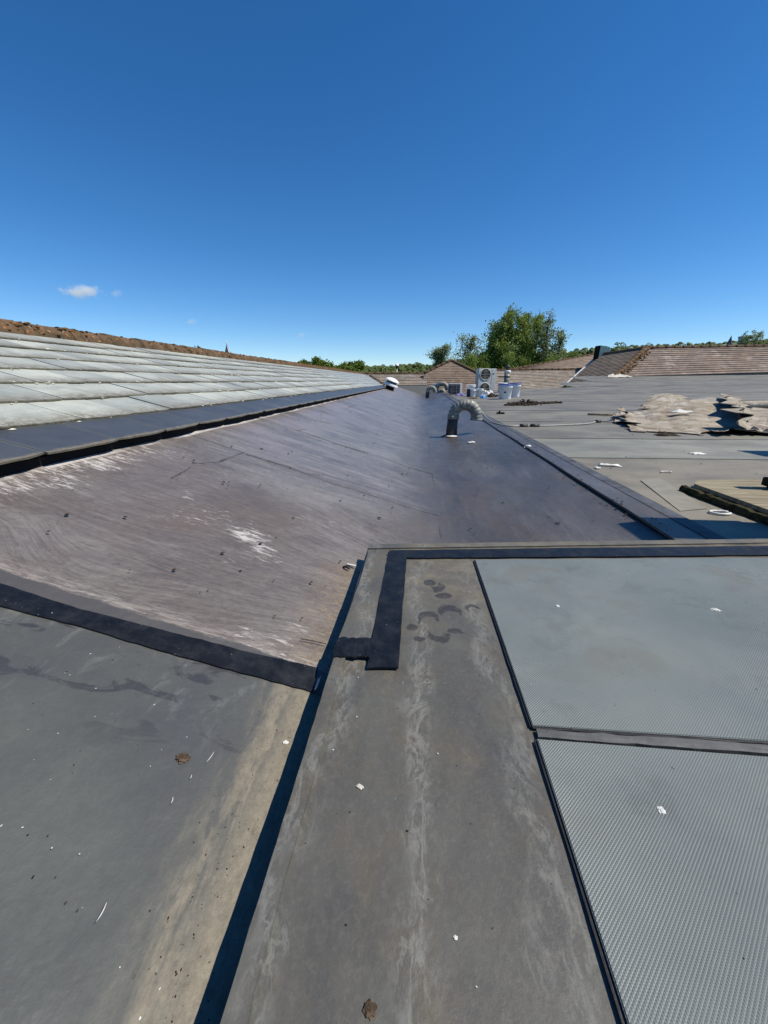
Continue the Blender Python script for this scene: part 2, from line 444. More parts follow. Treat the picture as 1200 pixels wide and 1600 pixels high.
def mat_kerb():
    m = MT('membrane_kerb', 0.55, 0.35)
    p = m.pos(); x, y, z = m.sep(p)
    n1 = m.noise(m.mapping(p, (7, 4, 4)), 1, 6, 0.62, 0.6)
    col = m.ramp(n1, [(0.27, (0.073, 0.074, 0.081)), (0.45, (0.100, 0.099, 0.097)), (0.6, (0.118, 0.118, 0.112)), (0.78, (0.135, 0.124, 0.105))])
    br = m.noise(p, 6.5, 5, 0.68, 0.3)
    col = m.mix(m.math('MULTIPLY', m.step(br, 0.45, 0.66), 0.6), col, (0.140, 0.118, 0.088))
    gn = m.noise(p, 110, 8, 0.82)
    col = m.mix(m.math('MULTIPLY', m.step(gn, 0.46, 0.68), 0.32), col, (0.21, 0.195, 0.165))
    # chalk tide lines: along the middle, the left fold and the glass
    w1 = m.math('MULTIPLY', m.math('SUBTRACT', m.noise(m.mapping(p, (5, 5, 1), (0, 0, 0), (3, 0, 0)), 1, 4, 0.6), 0.5), 0.16)
    xx = m.math('ADD', x, w1)
    def band(c, wdt):
        return m.step(m.math('ABSOLUTE', m.math('SUBTRACT', xx, c)), 0.0, wdt, 1.0, 0.0)
    vein = m.noise(m.mapping(p, (60, 26, 1)), 1, 10, 0.80, 0.4)
    veins = m.step(m.math('ABSOLUTE', m.math('SUBTRACT', m.noise(m.mapping(p, (15, 7, 1), (0, 0, 0), (1, 6, 0)), 1, 5, 0.62, 0.8), 0.5)), 0.0, 0.030, 1.0, 0.0)
    bm_ = m.math('MAXIMUM', m.math('MAXIMUM', m.math('MULTIPLY', band(0.012, 0.032), 0.9), m.math('MULTIPLY', band(-0.125, 0.030), 0.8)), m.math('MULTIPLY', band(0.150, 0.030), 0.7))
    fac = m.math('MULTIPLY', bm_, m.step(vein, 0.44, 0.62, 0.0, 0.55))
    fac = m.math('MAXIMUM', fac, m.math('MULTIPLY', m.math('MULTIPLY', veins, bm_), 0.5))
    fac = m.math('MAXIMUM', fac, m.math('MULTIPLY', m.math('MULTIPLY', veins, m.step(br, 0.5, 0.7)), 0.22))
    col = m.mix(fac, col, (0.34, 0.345, 0.335))
    # silt by the far upstand
    fe = m.math('MULTIPLY', m.step(y, 0.70, 0.98), m.step(x, -0.05, 0.0))
    col = m.mix(m.math('MULTIPLY', fe, m.step(m.noise(m.mapping(p, (18, 26, 1)), 1, 6, 0.72), 0.40, 0.66, 0.15, 0.55)), col, (0.26, 0.225, 0.165))
    # damp hand and boot prints, dried at the edges
    wv = m.vmath('ADD', p, m.vmath('MULTIPLY', m.vmath('SUBTRACT', m.noise(p, 38, 4, 0.65, 0, True), (0.5, 0.5, 0.5)), (0.022, 0.030, 0)))
    total = None
    for (cx, cy, rx, ry, hx, hy, hr) in ((669, 966, 19, 15, 2, 8, 0.78), (703, 955, 21, 13, 3, 8, 0.78), (738, 950, 13, 8, 4, 4, 0.8), (686, 993, 20, 12, -1, -8, 0.8),
                                         (655, 998, 10, 6, 0, 60, 0.5), (644, 979, 10, 5, 0, 60, 0.5), (712, 986, 13, 5, 0, 60, 0.5), (671, 910, 11, 6, 0, 60, 0.5), (684, 916, 13, 9, -9, -6, 0.8), (693, 930, 15, 5, 0, 60, 0.5)):
        c = at_z(cx, cy); ax = abs(at_z(cx + rx, cy).x - c.x); ay = abs(at_z(cx, cy + ry).y - c.y); h = at_z(cx + hx, cy + hy)
        def inside(cc, k):
            d = m.vmath('MULTIPLY', m.vmath('SUBTRACT', wv, (cc.x, cc.y, 0)), (1 / (ax * k), 1 / (ay * k), 0))
            nd = m.n('ShaderNodeVectorMath', operation='LENGTH'); m.put(nd.inputs[0], d)
            return m.step(nd.outputs['Value'], 0.78, 1.0, 1.0, 0.0)
        msk = m.math('SUBTRACT', inside(c, 1.0), inside(h, hr), clamp=True)
        total = msk if total is None else m.math('MAXIMUM', total, msk)
    total = m.math('MULTIPLY', total, m.step(m.noise(p, 60, 4, 0.7), 0.25, 0.55, 0.35, 0.95))
    col = m.mix(m.math('MULTIPLY', total, 0.9), col, (0.040, 0.040, 0.044))
    col = speckle(m, p, col, 0.78, 150, (0.5, 0.5, 0.47), 0.5)
    nr = m.bump(m.noise(p, 180, 5, 0.7), 0.22, 0.003)
    nr = m.bump(m.noise(p, 8, 3, 0.5), 0.25, 0.02, nr)
    return m.done(col, m.step(n1, 0.3, 0.7, 0.48, 0.62), nr, tint=(0.76, 0.755, 0.70))

def mat_tape():
    m = MT('flashing_tape', 0.5, 0.28)
    p = m.pos()
    n1 = m.noise(p, 26, 5, 0.7)
    col = m.mix(m.step(n1, 0.35, 0.8), (0.005, 0.006, 0.008), (0.016, 0.018, 0.022))
    du = m.noise(m.mapping(p, (40, 40, 40)), 1, 6, 0.8)
    col = m.mix(m.math('MULTIPLY', m.step(du, 0.62, 0.8), 0.16), col, (0.14, 0.135, 0.13))
    col = speckle(m, p, col, 0.74, 170, (0.4, 0.4, 0.38), 0.7)
    ck = m.n('ShaderNodeTexChecker'); m.put(ck.inputs['Vector'], p); ck.inputs['Scale'].default_value = 500
    nr = m.bump(m.noise(p, 420, 2), 0.5, 0.001)
    nr = m.bump(m.noise(p, 30, 4), 0.3, 0.006, nr)
    return m.done(col, m.step(n1, 0.3, 0.8, 0.40, 0.6), nr)

def mat_pane():
    m = MT('prismatic_glass', 0.2, 0.5)
    p = m.pos(); x, y, z = m.sep(p)
    k = 1 / 0.0042
    def tri(v):
        fr = m.math('FRACT', m.math('MULTIPLY', v, k))
        return m.math('SUBTRACT', 1.0, m.math('ABSOLUTE', m.math('SUBTRACT', m.math('MULTIPLY', fr, 2.0), 1.0)))
    u = m.math('ADD', x, y); v = m.math('SUBTRACT', x, y)
    hgt = m.math('MINIMUM', tri(u), tri(v))
    n1 = m.noise(m.mapping(p, (3.5, 4.5, 1)), 1, 5, 0.62, 0.4)
    col = m.ramp(n1, [(0.3, (0.175, 0.198, 0.196)), (0.55, (0.210, 0.236, 0.228)), (0.8, (0.25, 0.27, 0.255))])
    ds = m.noise(m.mapping(p, (5.5, 7, 1), (0, 0, 0.6), (1.2, 3.1, 0)), 1, 5, 0.6, 0.6)
    col = m.mix(m.math('MULTIPLY', m.step(ds, 0.54, 0.66), m.step(y, 0.45, 0.65, 0.2, 0.5)), col, (0.195, 0.170, 0.135))
    gr = m.noise(m.mapping(p, (1, 1, 1), (0, 0, 0), (4, 4, 0)), 26, 5, 0.72)
    gx = m.math('MULTIPLY', m.step(m.noise(m.mapping(p, (1, 1, 1), (0, 0, 0), (0.9, 0.35, 0)), 6.0, 3), 0.52, 0.62), m.step(gr, 0.42, 0.58))
    groove = m.step(hgt, 0.10, 0.45, 1.0, 0.0)
    col = m.mix(m.math('MULTIPLY', gx, m.math('MULTIPLY_ADD', groove, 0.3, 0.12)), col, (0.06, 0.066, 0.060))
    col = m.mix(m.math('MULTIPLY', groove, 0.28), col, (0.40, 0.44, 0.43))
    col = speckle(m, p, col, 0.765, 75, (0.06, 0.05, 0.04), 0.7)
    nr = m.bump(m.noise(p, 5, 3), 0.25, 0.02, m.bump(hgt, 0.7, 0.0011))
    return m.done(col, m.step(n1, 0.3, 0.8, 0.32, 0.45), nr, tint=(0.70, 0.705, 0.68))

def mat_slate(dark=False):
    m = MT('slate_dark' if dark else 'slate_pale', 0.5, 0.45)
    o = m.oco(); p = m.pos()
    rnd = m.n('ShaderNodeObjectInfo').outputs['Random']
    ox, oy, oz = m.sep(o)
    n1 = m.noise(p, 5, 5, 0.65, 0.3); n2 = m.noise(p, 70, 5, 0.7)
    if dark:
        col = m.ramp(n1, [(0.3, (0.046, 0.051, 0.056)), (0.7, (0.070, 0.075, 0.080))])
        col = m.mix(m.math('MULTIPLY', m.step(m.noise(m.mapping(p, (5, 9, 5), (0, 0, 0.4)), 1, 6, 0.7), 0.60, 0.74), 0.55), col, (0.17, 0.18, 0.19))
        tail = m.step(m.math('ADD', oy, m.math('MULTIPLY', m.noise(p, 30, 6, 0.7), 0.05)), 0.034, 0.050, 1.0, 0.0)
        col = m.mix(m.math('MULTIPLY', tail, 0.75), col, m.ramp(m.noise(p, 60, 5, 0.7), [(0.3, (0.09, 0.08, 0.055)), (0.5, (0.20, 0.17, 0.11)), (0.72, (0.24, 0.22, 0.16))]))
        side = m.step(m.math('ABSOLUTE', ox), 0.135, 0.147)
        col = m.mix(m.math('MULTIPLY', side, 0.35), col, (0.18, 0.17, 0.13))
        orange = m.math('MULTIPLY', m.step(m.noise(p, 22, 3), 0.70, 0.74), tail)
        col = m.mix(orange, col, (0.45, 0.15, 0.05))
    else:
        col = m.ramp(n1, [(0.28, (0.22, 0.235, 0.22)), (0.5, (0.315, 0.33, 0.305)), (0.75, (0.39, 0.40, 0.365))])
        col = m.mix(1.0, col, m.mix(rnd, (0.82, 0.83, 0.85), (1.26, 1.24, 1.18)), 'MULTIPLY')
        col = m.mix(m.math('MULTIPLY', m.step(n2, 0.5, 0.7), 0.22), col, (0.16, 0.155, 0.135))
        tail = m.step(m.math('ADD', oy, m.math('MULTIPLY', m.math('SUBTRACT', m.noise(p, 9, 6, 0.7), 0.5), 0.22)), 0.0, 0.15, 1.0, 0.0)
        col = m.mix(m.math('MULTIPLY', tail, m.step(m.noise(p, 36, 6, 0.72), 0.34, 0.60, 0.12, 0.9)), col, (0.13, 0.108, 0.070))
        em = m.step(m.math('ADD', oy, m.math('MULTIPLY', n2, 0.02)), 0.012, 0.024, 1.0, 0.0)
        col = m.mix(m.math('MULTIPLY', em, 0.6), col, (0.085, 0.070, 0.035))
        col = speckle(m, p, col, 0.74, 45, (0.72, 0.70, 0.62), 0.8)
        col = speckle(m, p, col, 0.77, 33, (0.40, 0.30, 0.08), 0.7)
    nr = m.bump(m.noise(p, 110, 5, 0.7), 0.3, 0.003)
    nr = m.bump(m.noise(p, 10, 3), 0.2, 0.012, nr)
    return m.done(col, 0.42 if dark else 0.55, nr, tint=None if dark else (1.06, 1.075, 1.06))

def mat_ridge(base=(0.135, 0.085, 0.052)):
    m = MT('ridge_tile', 0.85, 0.2)
    p = m.pos()
    n1 = m.noise(p, 9, 6, 0.7, 0.3)
    col = m.ramp(n1, [(0.28, (0.040, 0.032, 0.018)), (0.48, (0.10, 0.064, 0.038)), (0.68, (0.185, 0.110, 0.060))])
    col = m.mix(m.math('MULTIPLY', m.step(m.noise(p, 16, 5, 0.7), 0.52, 0.66), 0.75), col, (0.065, 0.068, 0.028))
    col = m.mix(m.math('MULTIPLY', m.step(m.noise(p, 24, 4, 0.6), 0.62, 0.67), 0.85), col, (0.47, 0.20, 0.045))
    col = speckle(m, p, col, 0.715, 28, (0.60, 0.57, 0.45), 0.85)
    nr = m.bump(m.noise(p, 60, 6, 0.75), 0.7, 0.012)
    return m.done(col, None, nr)

def mat_tiles(name, c1, c2, gauge, width, white=0.0, moss=0.35, dark=1.0):
    m = MT(name, 0.8, 0.25)
    uv = m.uv(); p = m.pos(); ux, uy, _ = m.sep(uv)
    row = m.math('FLOOR', m.math('DIVIDE', uy, gauge))
    cx = m.math('ADD', m.math('DIVIDE', ux, width), m.math('MULTIPLY', m.math('MODULO', row, 2.0), 0.5))
    wn_ = m.n('ShaderNodeTexWhiteNoise', noise_dimensions='2D'); m.put(wn_.inputs['Vector'], m.comb(m.math('FLOOR', cx), row))
    rnd = wn_.outputs['Value']
    n1 = m.noise(p, 0.9, 5, 0.65)
    col = m.mix(m.math('MULTIPLY_ADD', rnd, 0.6, m.math('MULTIPLY', n1, 0.4)), c1, c2)
    col = m.mix(m.math('MULTIPLY', m.step(rnd, 0.88, 0.92), 0.5), col, (0.30, 0.20, 0.14))
    joint = m.step(m.math('ABSOLUTE', m.math('SUBTRACT', m.math('FRACT', cx), 0.5)), 0.44, 0.49)
    col = m.mix(m.math('MULTIPLY', joint, 0.55), col, (0.05, 0.042, 0.035))
    col = m.mix(m.math('MULTIPLY', m.step(m.noise(p, 2.4, 5, 0.7), 0.5, 0.68), moss), col, (0.115, 0.080, 0.045))
    if white:
        wv = m.noise(m.mapping(p, (1.2, 1.2, 3.5)), 1, 6, 0.7)
        col = m.mix(m.math('MULTIPLY', m.step(wv, 0.55, 0.66), white), col, (0.50, 0.47, 0.42))
    nr = m.bump(m.noise(p, 20, 4, 0.7), 0.3, 0.02)
    return m.done(col, None, nr)

M = dict(
    fore=mat_foreground(), slope=mat_slope(), deck=mat_deck(), kerb=mat_kerb(),
    tape=mat_tape(), pane=mat_pane(), slate=mat_slate(), slate_dark=mat_slate(True), ridge=mat_ridge(),
    black=simple('black_and_eaves_shade', (0.006, 0.006, 0.007), 0.8, 0.15),
    edge_black=simple('black_pane_edge', (0.012, 0.012, 0.014), 0.55, 0.4, obj_space=False),
    trim=simple('grey_trim', (0.095, 0.097, 0.092), 0.5, 0.35, 0.18, 24, obj_space=False),
    print_=simple('damp_print', (0.048, 0.047, 0.050), 0.42, 0.45, 0.35, 90, obj_space=False),
    wood=simple('weathered_wood', (0.20, 0.16, 0.10), 0.8, 0.2, 0.45, 14, 0.4),
    moss=simple('mossy_wood', (0.035, 0.032, 0.014), 0.95, 0.1, 0.6, 30, 0.9),
    galv=simple('weathered_galvanised', (0.20, 0.20, 0.17), 0.5, 0.5, 0.45, 22, 0.25, 0.1),
    pipe_dark=simple('dark_pipe', (0.035, 0.035, 0.037), 0.55, 0.4, 0.4, 20),
    white=simple('white_paint', (0.74, 0.74, 0.72), 0.4, 0.5, 0.08, 10, 0.05),
    offwhite=simple('offwhite_casing', (0.55, 0.55, 0.52), 0.45, 0.5, 0.08, 8, 0.05),
    plastic=simple('white_bucket_plastic', (0.70, 0.74, 0.76), 0.35, 0.5, 0.06, 10, 0.03),
    blue=simple('blue_lid', (0.045, 0.06, 0.30), 0.4, 0.5, 0.15, 10, 0.05),
    navy=simple('navy_plastic', (0.02, 0.028, 0.07), 0.5, 0.4, 0.2, 10, 0.05),
    grille=simple('dark_grille', (0.055, 0.053, 0.048), 0.6, 0.4, 0.2, 30),
    scrap=simple('white_scrap', (0.58, 0.58, 0.54), 0.7, 0.3, 0.15, 30, 0.2),
    dirt=simple('dark_dirt', (0.045, 0.035, 0.027), 0.95, 0.1, 0.5, 40, 0.9),
    leaf_dead=simple('dead_leaf', (0.085, 0.060, 0.040), 0.9, 0.1, 0.5, 60, 0.5),
    cloth_blue=simple('blue_cloth', (0.07, 0.28, 0.62), 0.8, 0.2, 0.2, 20, 0.3),
    cloth_purple=simple('purple_plastic', (0.16, 0.12, 0.34), 0.6, 0.3, 0.2, 20, 0.3),
    cable=simple('grey_cable', (0.30, 0.30, 0.28), 0.5, 0.4, 0.15, 20, 0.1),
    teal=simple('green_grey_metal', (0.10, 0.19, 0.20), 0.45, 0.5, 0.2, 12, 0.1),
    lead=simple('lead_flashing', (0.55, 0.56, 0.56), 0.5, 0.4, 0.15, 12, 0.1),
    mortar=simple('mortar', (0.50, 0.47, 0.40), 0.9, 0.2, 0.25, 12, 0.4),
    stone=simple('pale_stone', (0.42, 0.42, 0.41), 0.85, 0.2, 0.2, 3, 0.2),
    lead_roof=simple('spire_slate', (0.055, 0.06, 0.085), 0.7, 0.3, 0.2, 3, 0.2),
    bark=simple('bark', (0.075, 0.06, 0.045), 0.9, 0.1, 0.4, 6, 0.5),
)

# =================================================================== THE SETTING
def frange(a, b, n): return [a + (b - a) * i / n for i in range(n + 1)]
def nz(x, y, z=0.0): return mnoise.noise(Vector((x, y, z)))

gr = obj('ground', sheet(lambda u, v: (u, v, -4.2 + (0 if v < 100 else 0)), [-3000, -600, -150, 0, 150, 600, 3000], [-600, -100, 0, 60, 200, 800, 4000]),
         simple('grass_field', (0.07, 0.10, 0.03), 0.95, 0.1, 0.4, 0.05, 0.2, obj_space=False))
tag(gr, kind='structure')

# --- the sloping membrane left of the rooflight
slope_root = empty('roof_slope', kind='structure')
y_seams = [0.60, 1.02, 1.90, 2.83, 5.4, 20.2]
def slope_sheet(y0, y1, mat, top, lift=0.0, tilt=0.004, skew=0.0, nx=34, ny=10):
    xs = frange(-1.42, XCR, nx)
    def pt(x, t):
        y = y0 + (y1 - y0) * t + skew * (x + 0.6) + (0.012 * nz(x * 6, y0 * 3) if 0 < y0 else 0) * (1 - t)
        z = z_base(x, y) + lift + tilt * (1 - t) + 0.006 * nz(x * 3, y * 2.2, 1) + 0.003 * nz(x * 9, y * 7, 4)
        return Vector((x, y, z))
    V, E_, Fc = sheet(pt, xs, frange(0, 1, ny))
    n = len(xs); base = len(V)
    V = V + [V[i] for i in range(n)] + [(V[i][0], V[i][1], V[i][2] - 0.003) for i in range(n)]          # lap edge facing the camera
    Fc = Fc + [(base + n + i, base + n + i + 1, base + i + 1, base + i) for i in range(n - 1)]
    return obj('membrane_sheet', (V, E_, Fc), mat, slope_root, True)
fo = slope_sheet(-0.6, 0.62, M['fore'], True, -0.0012, 0.0, 0, 40, 26)
fo['label'] = 'smooth grey membrane with a beige dirt streak along the kerb'
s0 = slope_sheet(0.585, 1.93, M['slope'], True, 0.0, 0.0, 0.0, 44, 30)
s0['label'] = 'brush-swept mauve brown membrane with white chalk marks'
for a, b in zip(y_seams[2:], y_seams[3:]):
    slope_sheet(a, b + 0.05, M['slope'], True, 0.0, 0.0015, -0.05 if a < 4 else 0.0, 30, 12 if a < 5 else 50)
# tape across the slope
def pl(pts, fn): return [tuple(at_s(x, y, fn))[:2] for x, y in pts]
tp = obj('flashing_tape', ribbon([(-1.3, 0.618)] + pl([(0, 912), (133, 955), (267, 990), (400, 1025), (497, 1046)], z_slope),
                                 [(-1.3, 0.568)] + pl([(0, 947), (133, 982), (267, 1023), (400, 1060), (489, 1083)], z_slope), z_sheet, 0.0026, 0.003, 60, 0.0011), M['tape'], slope_root)
tp['label'] = 'long black tape running across the slope'
# curled torn end of the tape beside the kerb
bmq = bmesh.new()
a = at_s(489, 1080, z_slope)
g = [[bmq.verts.new((a.x + 0.004 + 0.010 * i / 3 + 0.003 * nz(i, j), a.y - 0.006 + 0.030 * j / 4, a.z + 0.008 + 0.018 * (i / 3) ** 2 + 0.004 * nz(i * 2, j))) for i in range(4)] for j in range(5)]
for j in range(4):
    for i in range(3): bmq.faces.new((g[j][i], g[j][i + 1], g[j + 1][i + 1], g[j + 1][i]))
te = obj('tape_end', bmq, simple('tape_backing', (0.62, 0.45, 0.36), 0.6), slope_root)

# --- valley floor
vs_ys = [1.05, 1.3, 1.7, 2.2, 2.8, 3.5, 4.5, 5.5, 7, 9, 11, 13, 15, 17, 19, 20.2]
vf = obj('roof_valley', sheet(lambda x, y: (x, y, z_base(x, y) + 0.006 * nz(x * 3, y * 2.2, 1) + 0.003 * nz(x * 9, y * 7, 4) + 0.001), frange(XCR - 0.012, XLIP + 0.10, 20), vs_ys), M['slope'], None, True)
tag(vf, kind='structure')

# --- flat deck, laid in sheets across
deck_root = empty('flat_roof', kind='structure')
def deck_sheet(y0, y1, color, x0=XLIP + 0.02, x1=34.0, n=8, lift=0.0, sk=0.0):
    xs = [x0, x0 + 0.1, x0 + 0.25, x0 + 0.45, x0 + 0.7, x0 + 1, x0 + 1.35, x0 + 1.8, x0 + 2.4, x0 + 3.2, x0 + 4.2, x0 + 5.6, x0 + 7.4, x0 + 10, x0 + 14, x0 + 20, x1]
    xs = [x for x in xs if x <= x1]
    def pt(x, t):
        y = y0 + (y1 - y0) * t + sk * (x - 1)
        return Vector((x, y, z_deck(x, y) + lift + 0.005 * (1 - t) + 0.004 * nz(x * 2, y * 2, 3)))
    V, E_, Fc = sheet(pt, xs, frange(0, 1, n))
    k = len(xs); base = len(V)
    V += [V[i] for i in range(k)] + [(V[i][0], V[i][1], V[i][2] - 0.0045) for i in range(k)]
    Fc += [(base + k + i, base + k + i + 1, base + i + 1, base + i) for i in range(k - 1)]
    o = obj('membrane_sheet', (V, E_, Fc), M['deck'], deck_root, True); o.color = (*color, 1); return o
G1, G2, G3, G4 = (0.165, 0.152, 0.128), (0.182, 0.186, 0.168), (0.150, 0.144, 0.128), (0.138, 0.134, 0.124)
deck_sheet(1.0, 2.93, G1, n=10)
deck_sheet(2.90, 3.95, G2, n=5, sk=0.02)
deck_sheet(3.92, 5.6, G3, n=6, sk=0.02)
deck_sheet(5.57, 7.6, G3, n=6)
deck_sheet(7.57, 10.2, G4, n=6)
deck_sheet(10.17, 13.2, G3, n=6)
deck_sheet(13.17, 16.6, G4, n=8)
for a, b, c, x0 in ((16.55, 19.2, G4, 6.0), (19.15, 22.4, G4, 7.6)):
    deck_sheet(a, b, c, x0, n=5)
for corners in ([(1000, 752), (1062, 800), (1105, 796), (1030, 748)],):
    P = [at_s(x, y, z_deck) for x, y in corners]
    bm = bmesh.new(); n_ = 8
    gg = [[None] * (n_ + 1) for _ in range(n_ + 1)]
    for j in range(n_ + 1):
        for i in range(n_ + 1):
            q_ = P[0].lerp(P[1], i / n_).lerp(P[3].lerp(P[2], i / n_), j / n_)
            gg[j][i] = bm.verts.new((q_.x, q_.y, z_deck(q_.x, q_.y) + 0.0060 + 0.004 * nz(q_.x * 2, q_.y * 2, 3)))
    for j in range(n_):
        for i in range(n_): bm.faces.new((gg[j][i], gg[j][i + 1], gg[j + 1][i + 1], gg[j + 1][i]))
    bmesh.ops.recalc_face_normals(bm, faces=bm.faces)
    if sum(f.normal.z for f in bm.faces) < 0: bmesh.ops.reverse_faces(bm, faces=bm.faces)
    o = obj('repair_patch', bm, M['deck'], deck_root, True); o.color = (0.185, 0.178, 0.155, 1)
# flashing strip along the valley edge: a lapped sheet with a lip, and dark tape at its outer edge
ys = frange(1.0, 16.5, 70)
lip = obj('edge_strip', ribbon([(XLIP - 0.015 + 0.012 * nz(y * 1.2, 3), y) for y in ys], [(1.04, y) for y in ys], z_deck, 0.007, 0.010, 90), M['slope'], deck_root)
tp2 = obj('flashing_tape', ribbon([(0.995 + 0.004 * nz(y, 5), y) for y in ys], [(1.058, y) for y in ys], z_deck, 0.0092, 0.003, 70, 0.0005), M['tape'], deck_root)
tp2['label'] = 'straight black tape beside the valley'
tpm = simple('worn_tape', (0.066, 0.070, 0.078), 0.65, 0.3, 0.4, 9, 0.2, obj_space=False)
tp2.data.materials[0] = tpm
edge_end = obj('deck_edge', sheet(lambda x, v: (x, 16.6 + 0.05 * v, z_deck(x, 16.6) - 0.004 - 0.9 * v), frange(XLIP, 9, 20), [0, 1]), M['trim'], deck_root)

# =================================================================== ROOFLIGHT (kerb, panes, bars, tapes)
rl = empty('rooflight', (0, 0, 0), 0, 'low rooflight with wide grey kerb and two ribbed greenish glass panes', 'rooflight')
XL, XR_, YF, YN = -0.147, 1.45, 1.163, -0.55
def kerb_far(x): return YF + (x - XL) * 0.122
# kerb body as one slab with rounded edges and slightly uneven top
bm = bmesh.new()
nx, ny = 56, 60
xs = [XL + (XR_ - XL) * (i / nx) ** 1.5 for i in range(nx + 1)]
def kpt(i, j):
    x = xs[i]; y = YN + (kerb_far(x) - YN) * j / ny
    return Vector((x, y, 0.0012 * nz(x * 9, y * 7) - 0.0012))
g = [[bm.verts.new(kpt(i, j)) for i in range(nx + 1)] for j in range(ny + 1)]
for j in range(ny):
    for i in range(nx): bm.faces.new((g[j][i], g[j][i + 1], g[j + 1][i + 1], g[j + 1][i]))
def skirt(row, out):
    prev = row
    for dz, off in ((-0.003, 0.003), (-0.009, 0.005), (-0.40, 0.006)):
        cur = [bm.verts.new(v.co + out * (off - 0.0) + Vector((0, 0, dz))) for v in row]
        for k in range(len(row) - 1): bm.faces.new((prev[k], prev[k + 1], cur[k + 1], cur[k]))
        prev = cur
skirt([g[j][0] for j in range(ny + 1)], Vector((-1, 0, 0)))
skirt([g[ny][i] for i in range(nx + 1)], Vector((0, 1, 0)))
bmesh.ops.recalc_face_normals(bm, faces=bm.faces)
kb = obj('kerb', bm, M['kerb'], rl, True)
# folded edge trim along the left side (the sheet lap seen as a double line)
e_in = [(at_z(517, 1050).x, 0.9), (at_z(505, 1090).x - 0.004, 0.62), (at_z(437, 1330).x, at_z(437, 1330).y), (at_z(372, 1600).x, at_z(372, 1600).y), (-0.117, -0.5)]
zk = lambda x, y: 0.0
ys = frange(-0.5, 0.64, 40)
et = obj('edge_trim', ribbon([(XL - 0.0005, y) for y in ys], [(XL + 0.021 + 0.0035 * nz(y * 6, 1) + 0.002 * nz(y * 30, 2), y) for y in ys], zk, 0.0055, 0.008, 60, 0.0006), M['kerb'], rl)
# wider cap piece at the far left corner
cap_l = [(at_z(x, y).x, at_z(x, y).y) for x, y in ((526, 1012), (552, 940), (577, 862))]
cap_r = [(at_z(x, y).x, at_z(x, y).y) for x, y in ((577, 1012), (592, 940), (606, 872))]
cp = obj('corner_cap', ribbon(cap_l, cap_r, zk, 0.006, 0.008, 16, 0.0012), M['kerb'], rl)
fe = obj('far_trim', ribbon([(x, kerb_far(x) + 0.002) for x in frange(XL, XR_, 20)], [(x, kerb_far(x) - 0.030) for x in frange(XL, XR_, 20)], zk, 0.0035, 0.005, 40, 0.0008), M['kerb'], rl)
def ktape(a, b, lift, sub=24, wob=0.0006, mat=None):
    A = [(at_z(x, y).x, at_z(x, y).y) for x, y in a]; B = [(at_z(x, y).x, at_z(x, y).y) for x, y in b]
    return obj('flashing_tape', ribbon(A, B, zk, lift, 0.003, sub, wob), mat or M['tape'], rl)
ktape([(608, 862), (900, 858), (1200, 855), (1500, 851)], [(608, 874), (900, 872), (1200, 869), (1500, 866)], 0.0048, 60, 0.0012)['label'] = 'black tape along the far kerb edge'
ktape([(606, 866), (573, 1047)], [(636, 866), (622, 1047)], 0.0062, 24, 0.0011)['label'] = 'short broad black tape at the kerb corner'
ktape([(528, 1001), (588, 1003)], [(519, 1030), (580, 1033)], 0.0085, 14, 0.003)['label'] = 'crumpled black tape patch over the kerb edge'
# panes
def pane(a, b, yfar_px, name='glass_pane'):
    P, Q = at_z(*a, 0.0065), at_z(*b, 0.0065)
    return P, Q
Pz = 0.0065
p1a, p1b = at_z(742, 874, Pz), at_z(832, 1133, Pz)
p2a, p2b = at_z(839, 1154, Pz), at_z(970, 1600, Pz)
far_y = lambda x: p1a.y + (x - p1a.x) * 0.10
xg = XR_ - 0.09
def mkpane(poly, th=0.0065):
    bm = slab(poly, th)
    es = [e for e in bm.edges if abs(e.verts[0].co.z - e.verts[1].co.z) < 1e-5 and e.verts[0].co.z > Pz - 0.001]
    bmesh.ops.bevel(bm, geom=es, offset=0.001, segments=2, affect='EDGES')
    bmesh.ops.recalc_face_normals(bm, faces=bm.faces)
    return obj('glass_pane', bm, M['pane'], rl)
mkpane([(p1b.x, p1b.y, Pz), (xg, p1b.y + 0.004, Pz), (xg, far_y(xg), Pz), (p1a.x, p1a.y, Pz)])['label'] = 'far glass pane with brown stains'
mkpane([(0.178, -0.5, Pz), (xg, -0.5, Pz), (xg, p2a.y - 0.008, Pz), (p2a.x, p2a.y, Pz)])['label'] = 'near glass pane with black grime patches'
# black strips: painted shade along the left pane edges, and the far pane's lip
def strip(pts, wd, z, th, mat, name, sub=20, wob=0.0005):
    A, B = [], []
    for i, p in enumerate(pts):
        t = (Vector(pts[min(i + 1, len(pts) - 1)]) - Vector(pts[max(0, i - 1)])).normalized()
        nrm = Vector((-t.y, t.x))
        A.append(tuple(Vector(p) + nrm * wd / 2)); B.append(tuple(Vector(p) - nrm * wd / 2))
    return obj(name, ribbon(A, B, zk, z, th, sub, wob), mat, rl)
strip([(p1a.x - 0.001, p1a.y), (p1b.x - 0.001, p1b.y)], 0.005, 0.003, 0.003, M['edge_black'], 'pane_edge_strip')
strip([(p2a.x - 0.001, p2a.y), (0.177, -0.5)], 0.005, 0.003, 0.003, M['edge_black'], 'pane_edge_strip')
strip([(p1b.x, p1b.y - 0.001), (xg, p1b.y + 0.003)], 0.005, 0.004, 0.004, M['edge_black'], 'pane_edge_strip', 60, 0.0009)
strip([(p1b.x + 0.004, p1b.y - 0.0125), (xg, p1b.y - 0.010)], 0.0145, 0.005, 0.005, M['trim'], 'glazing_bar', 60, 0.0012)
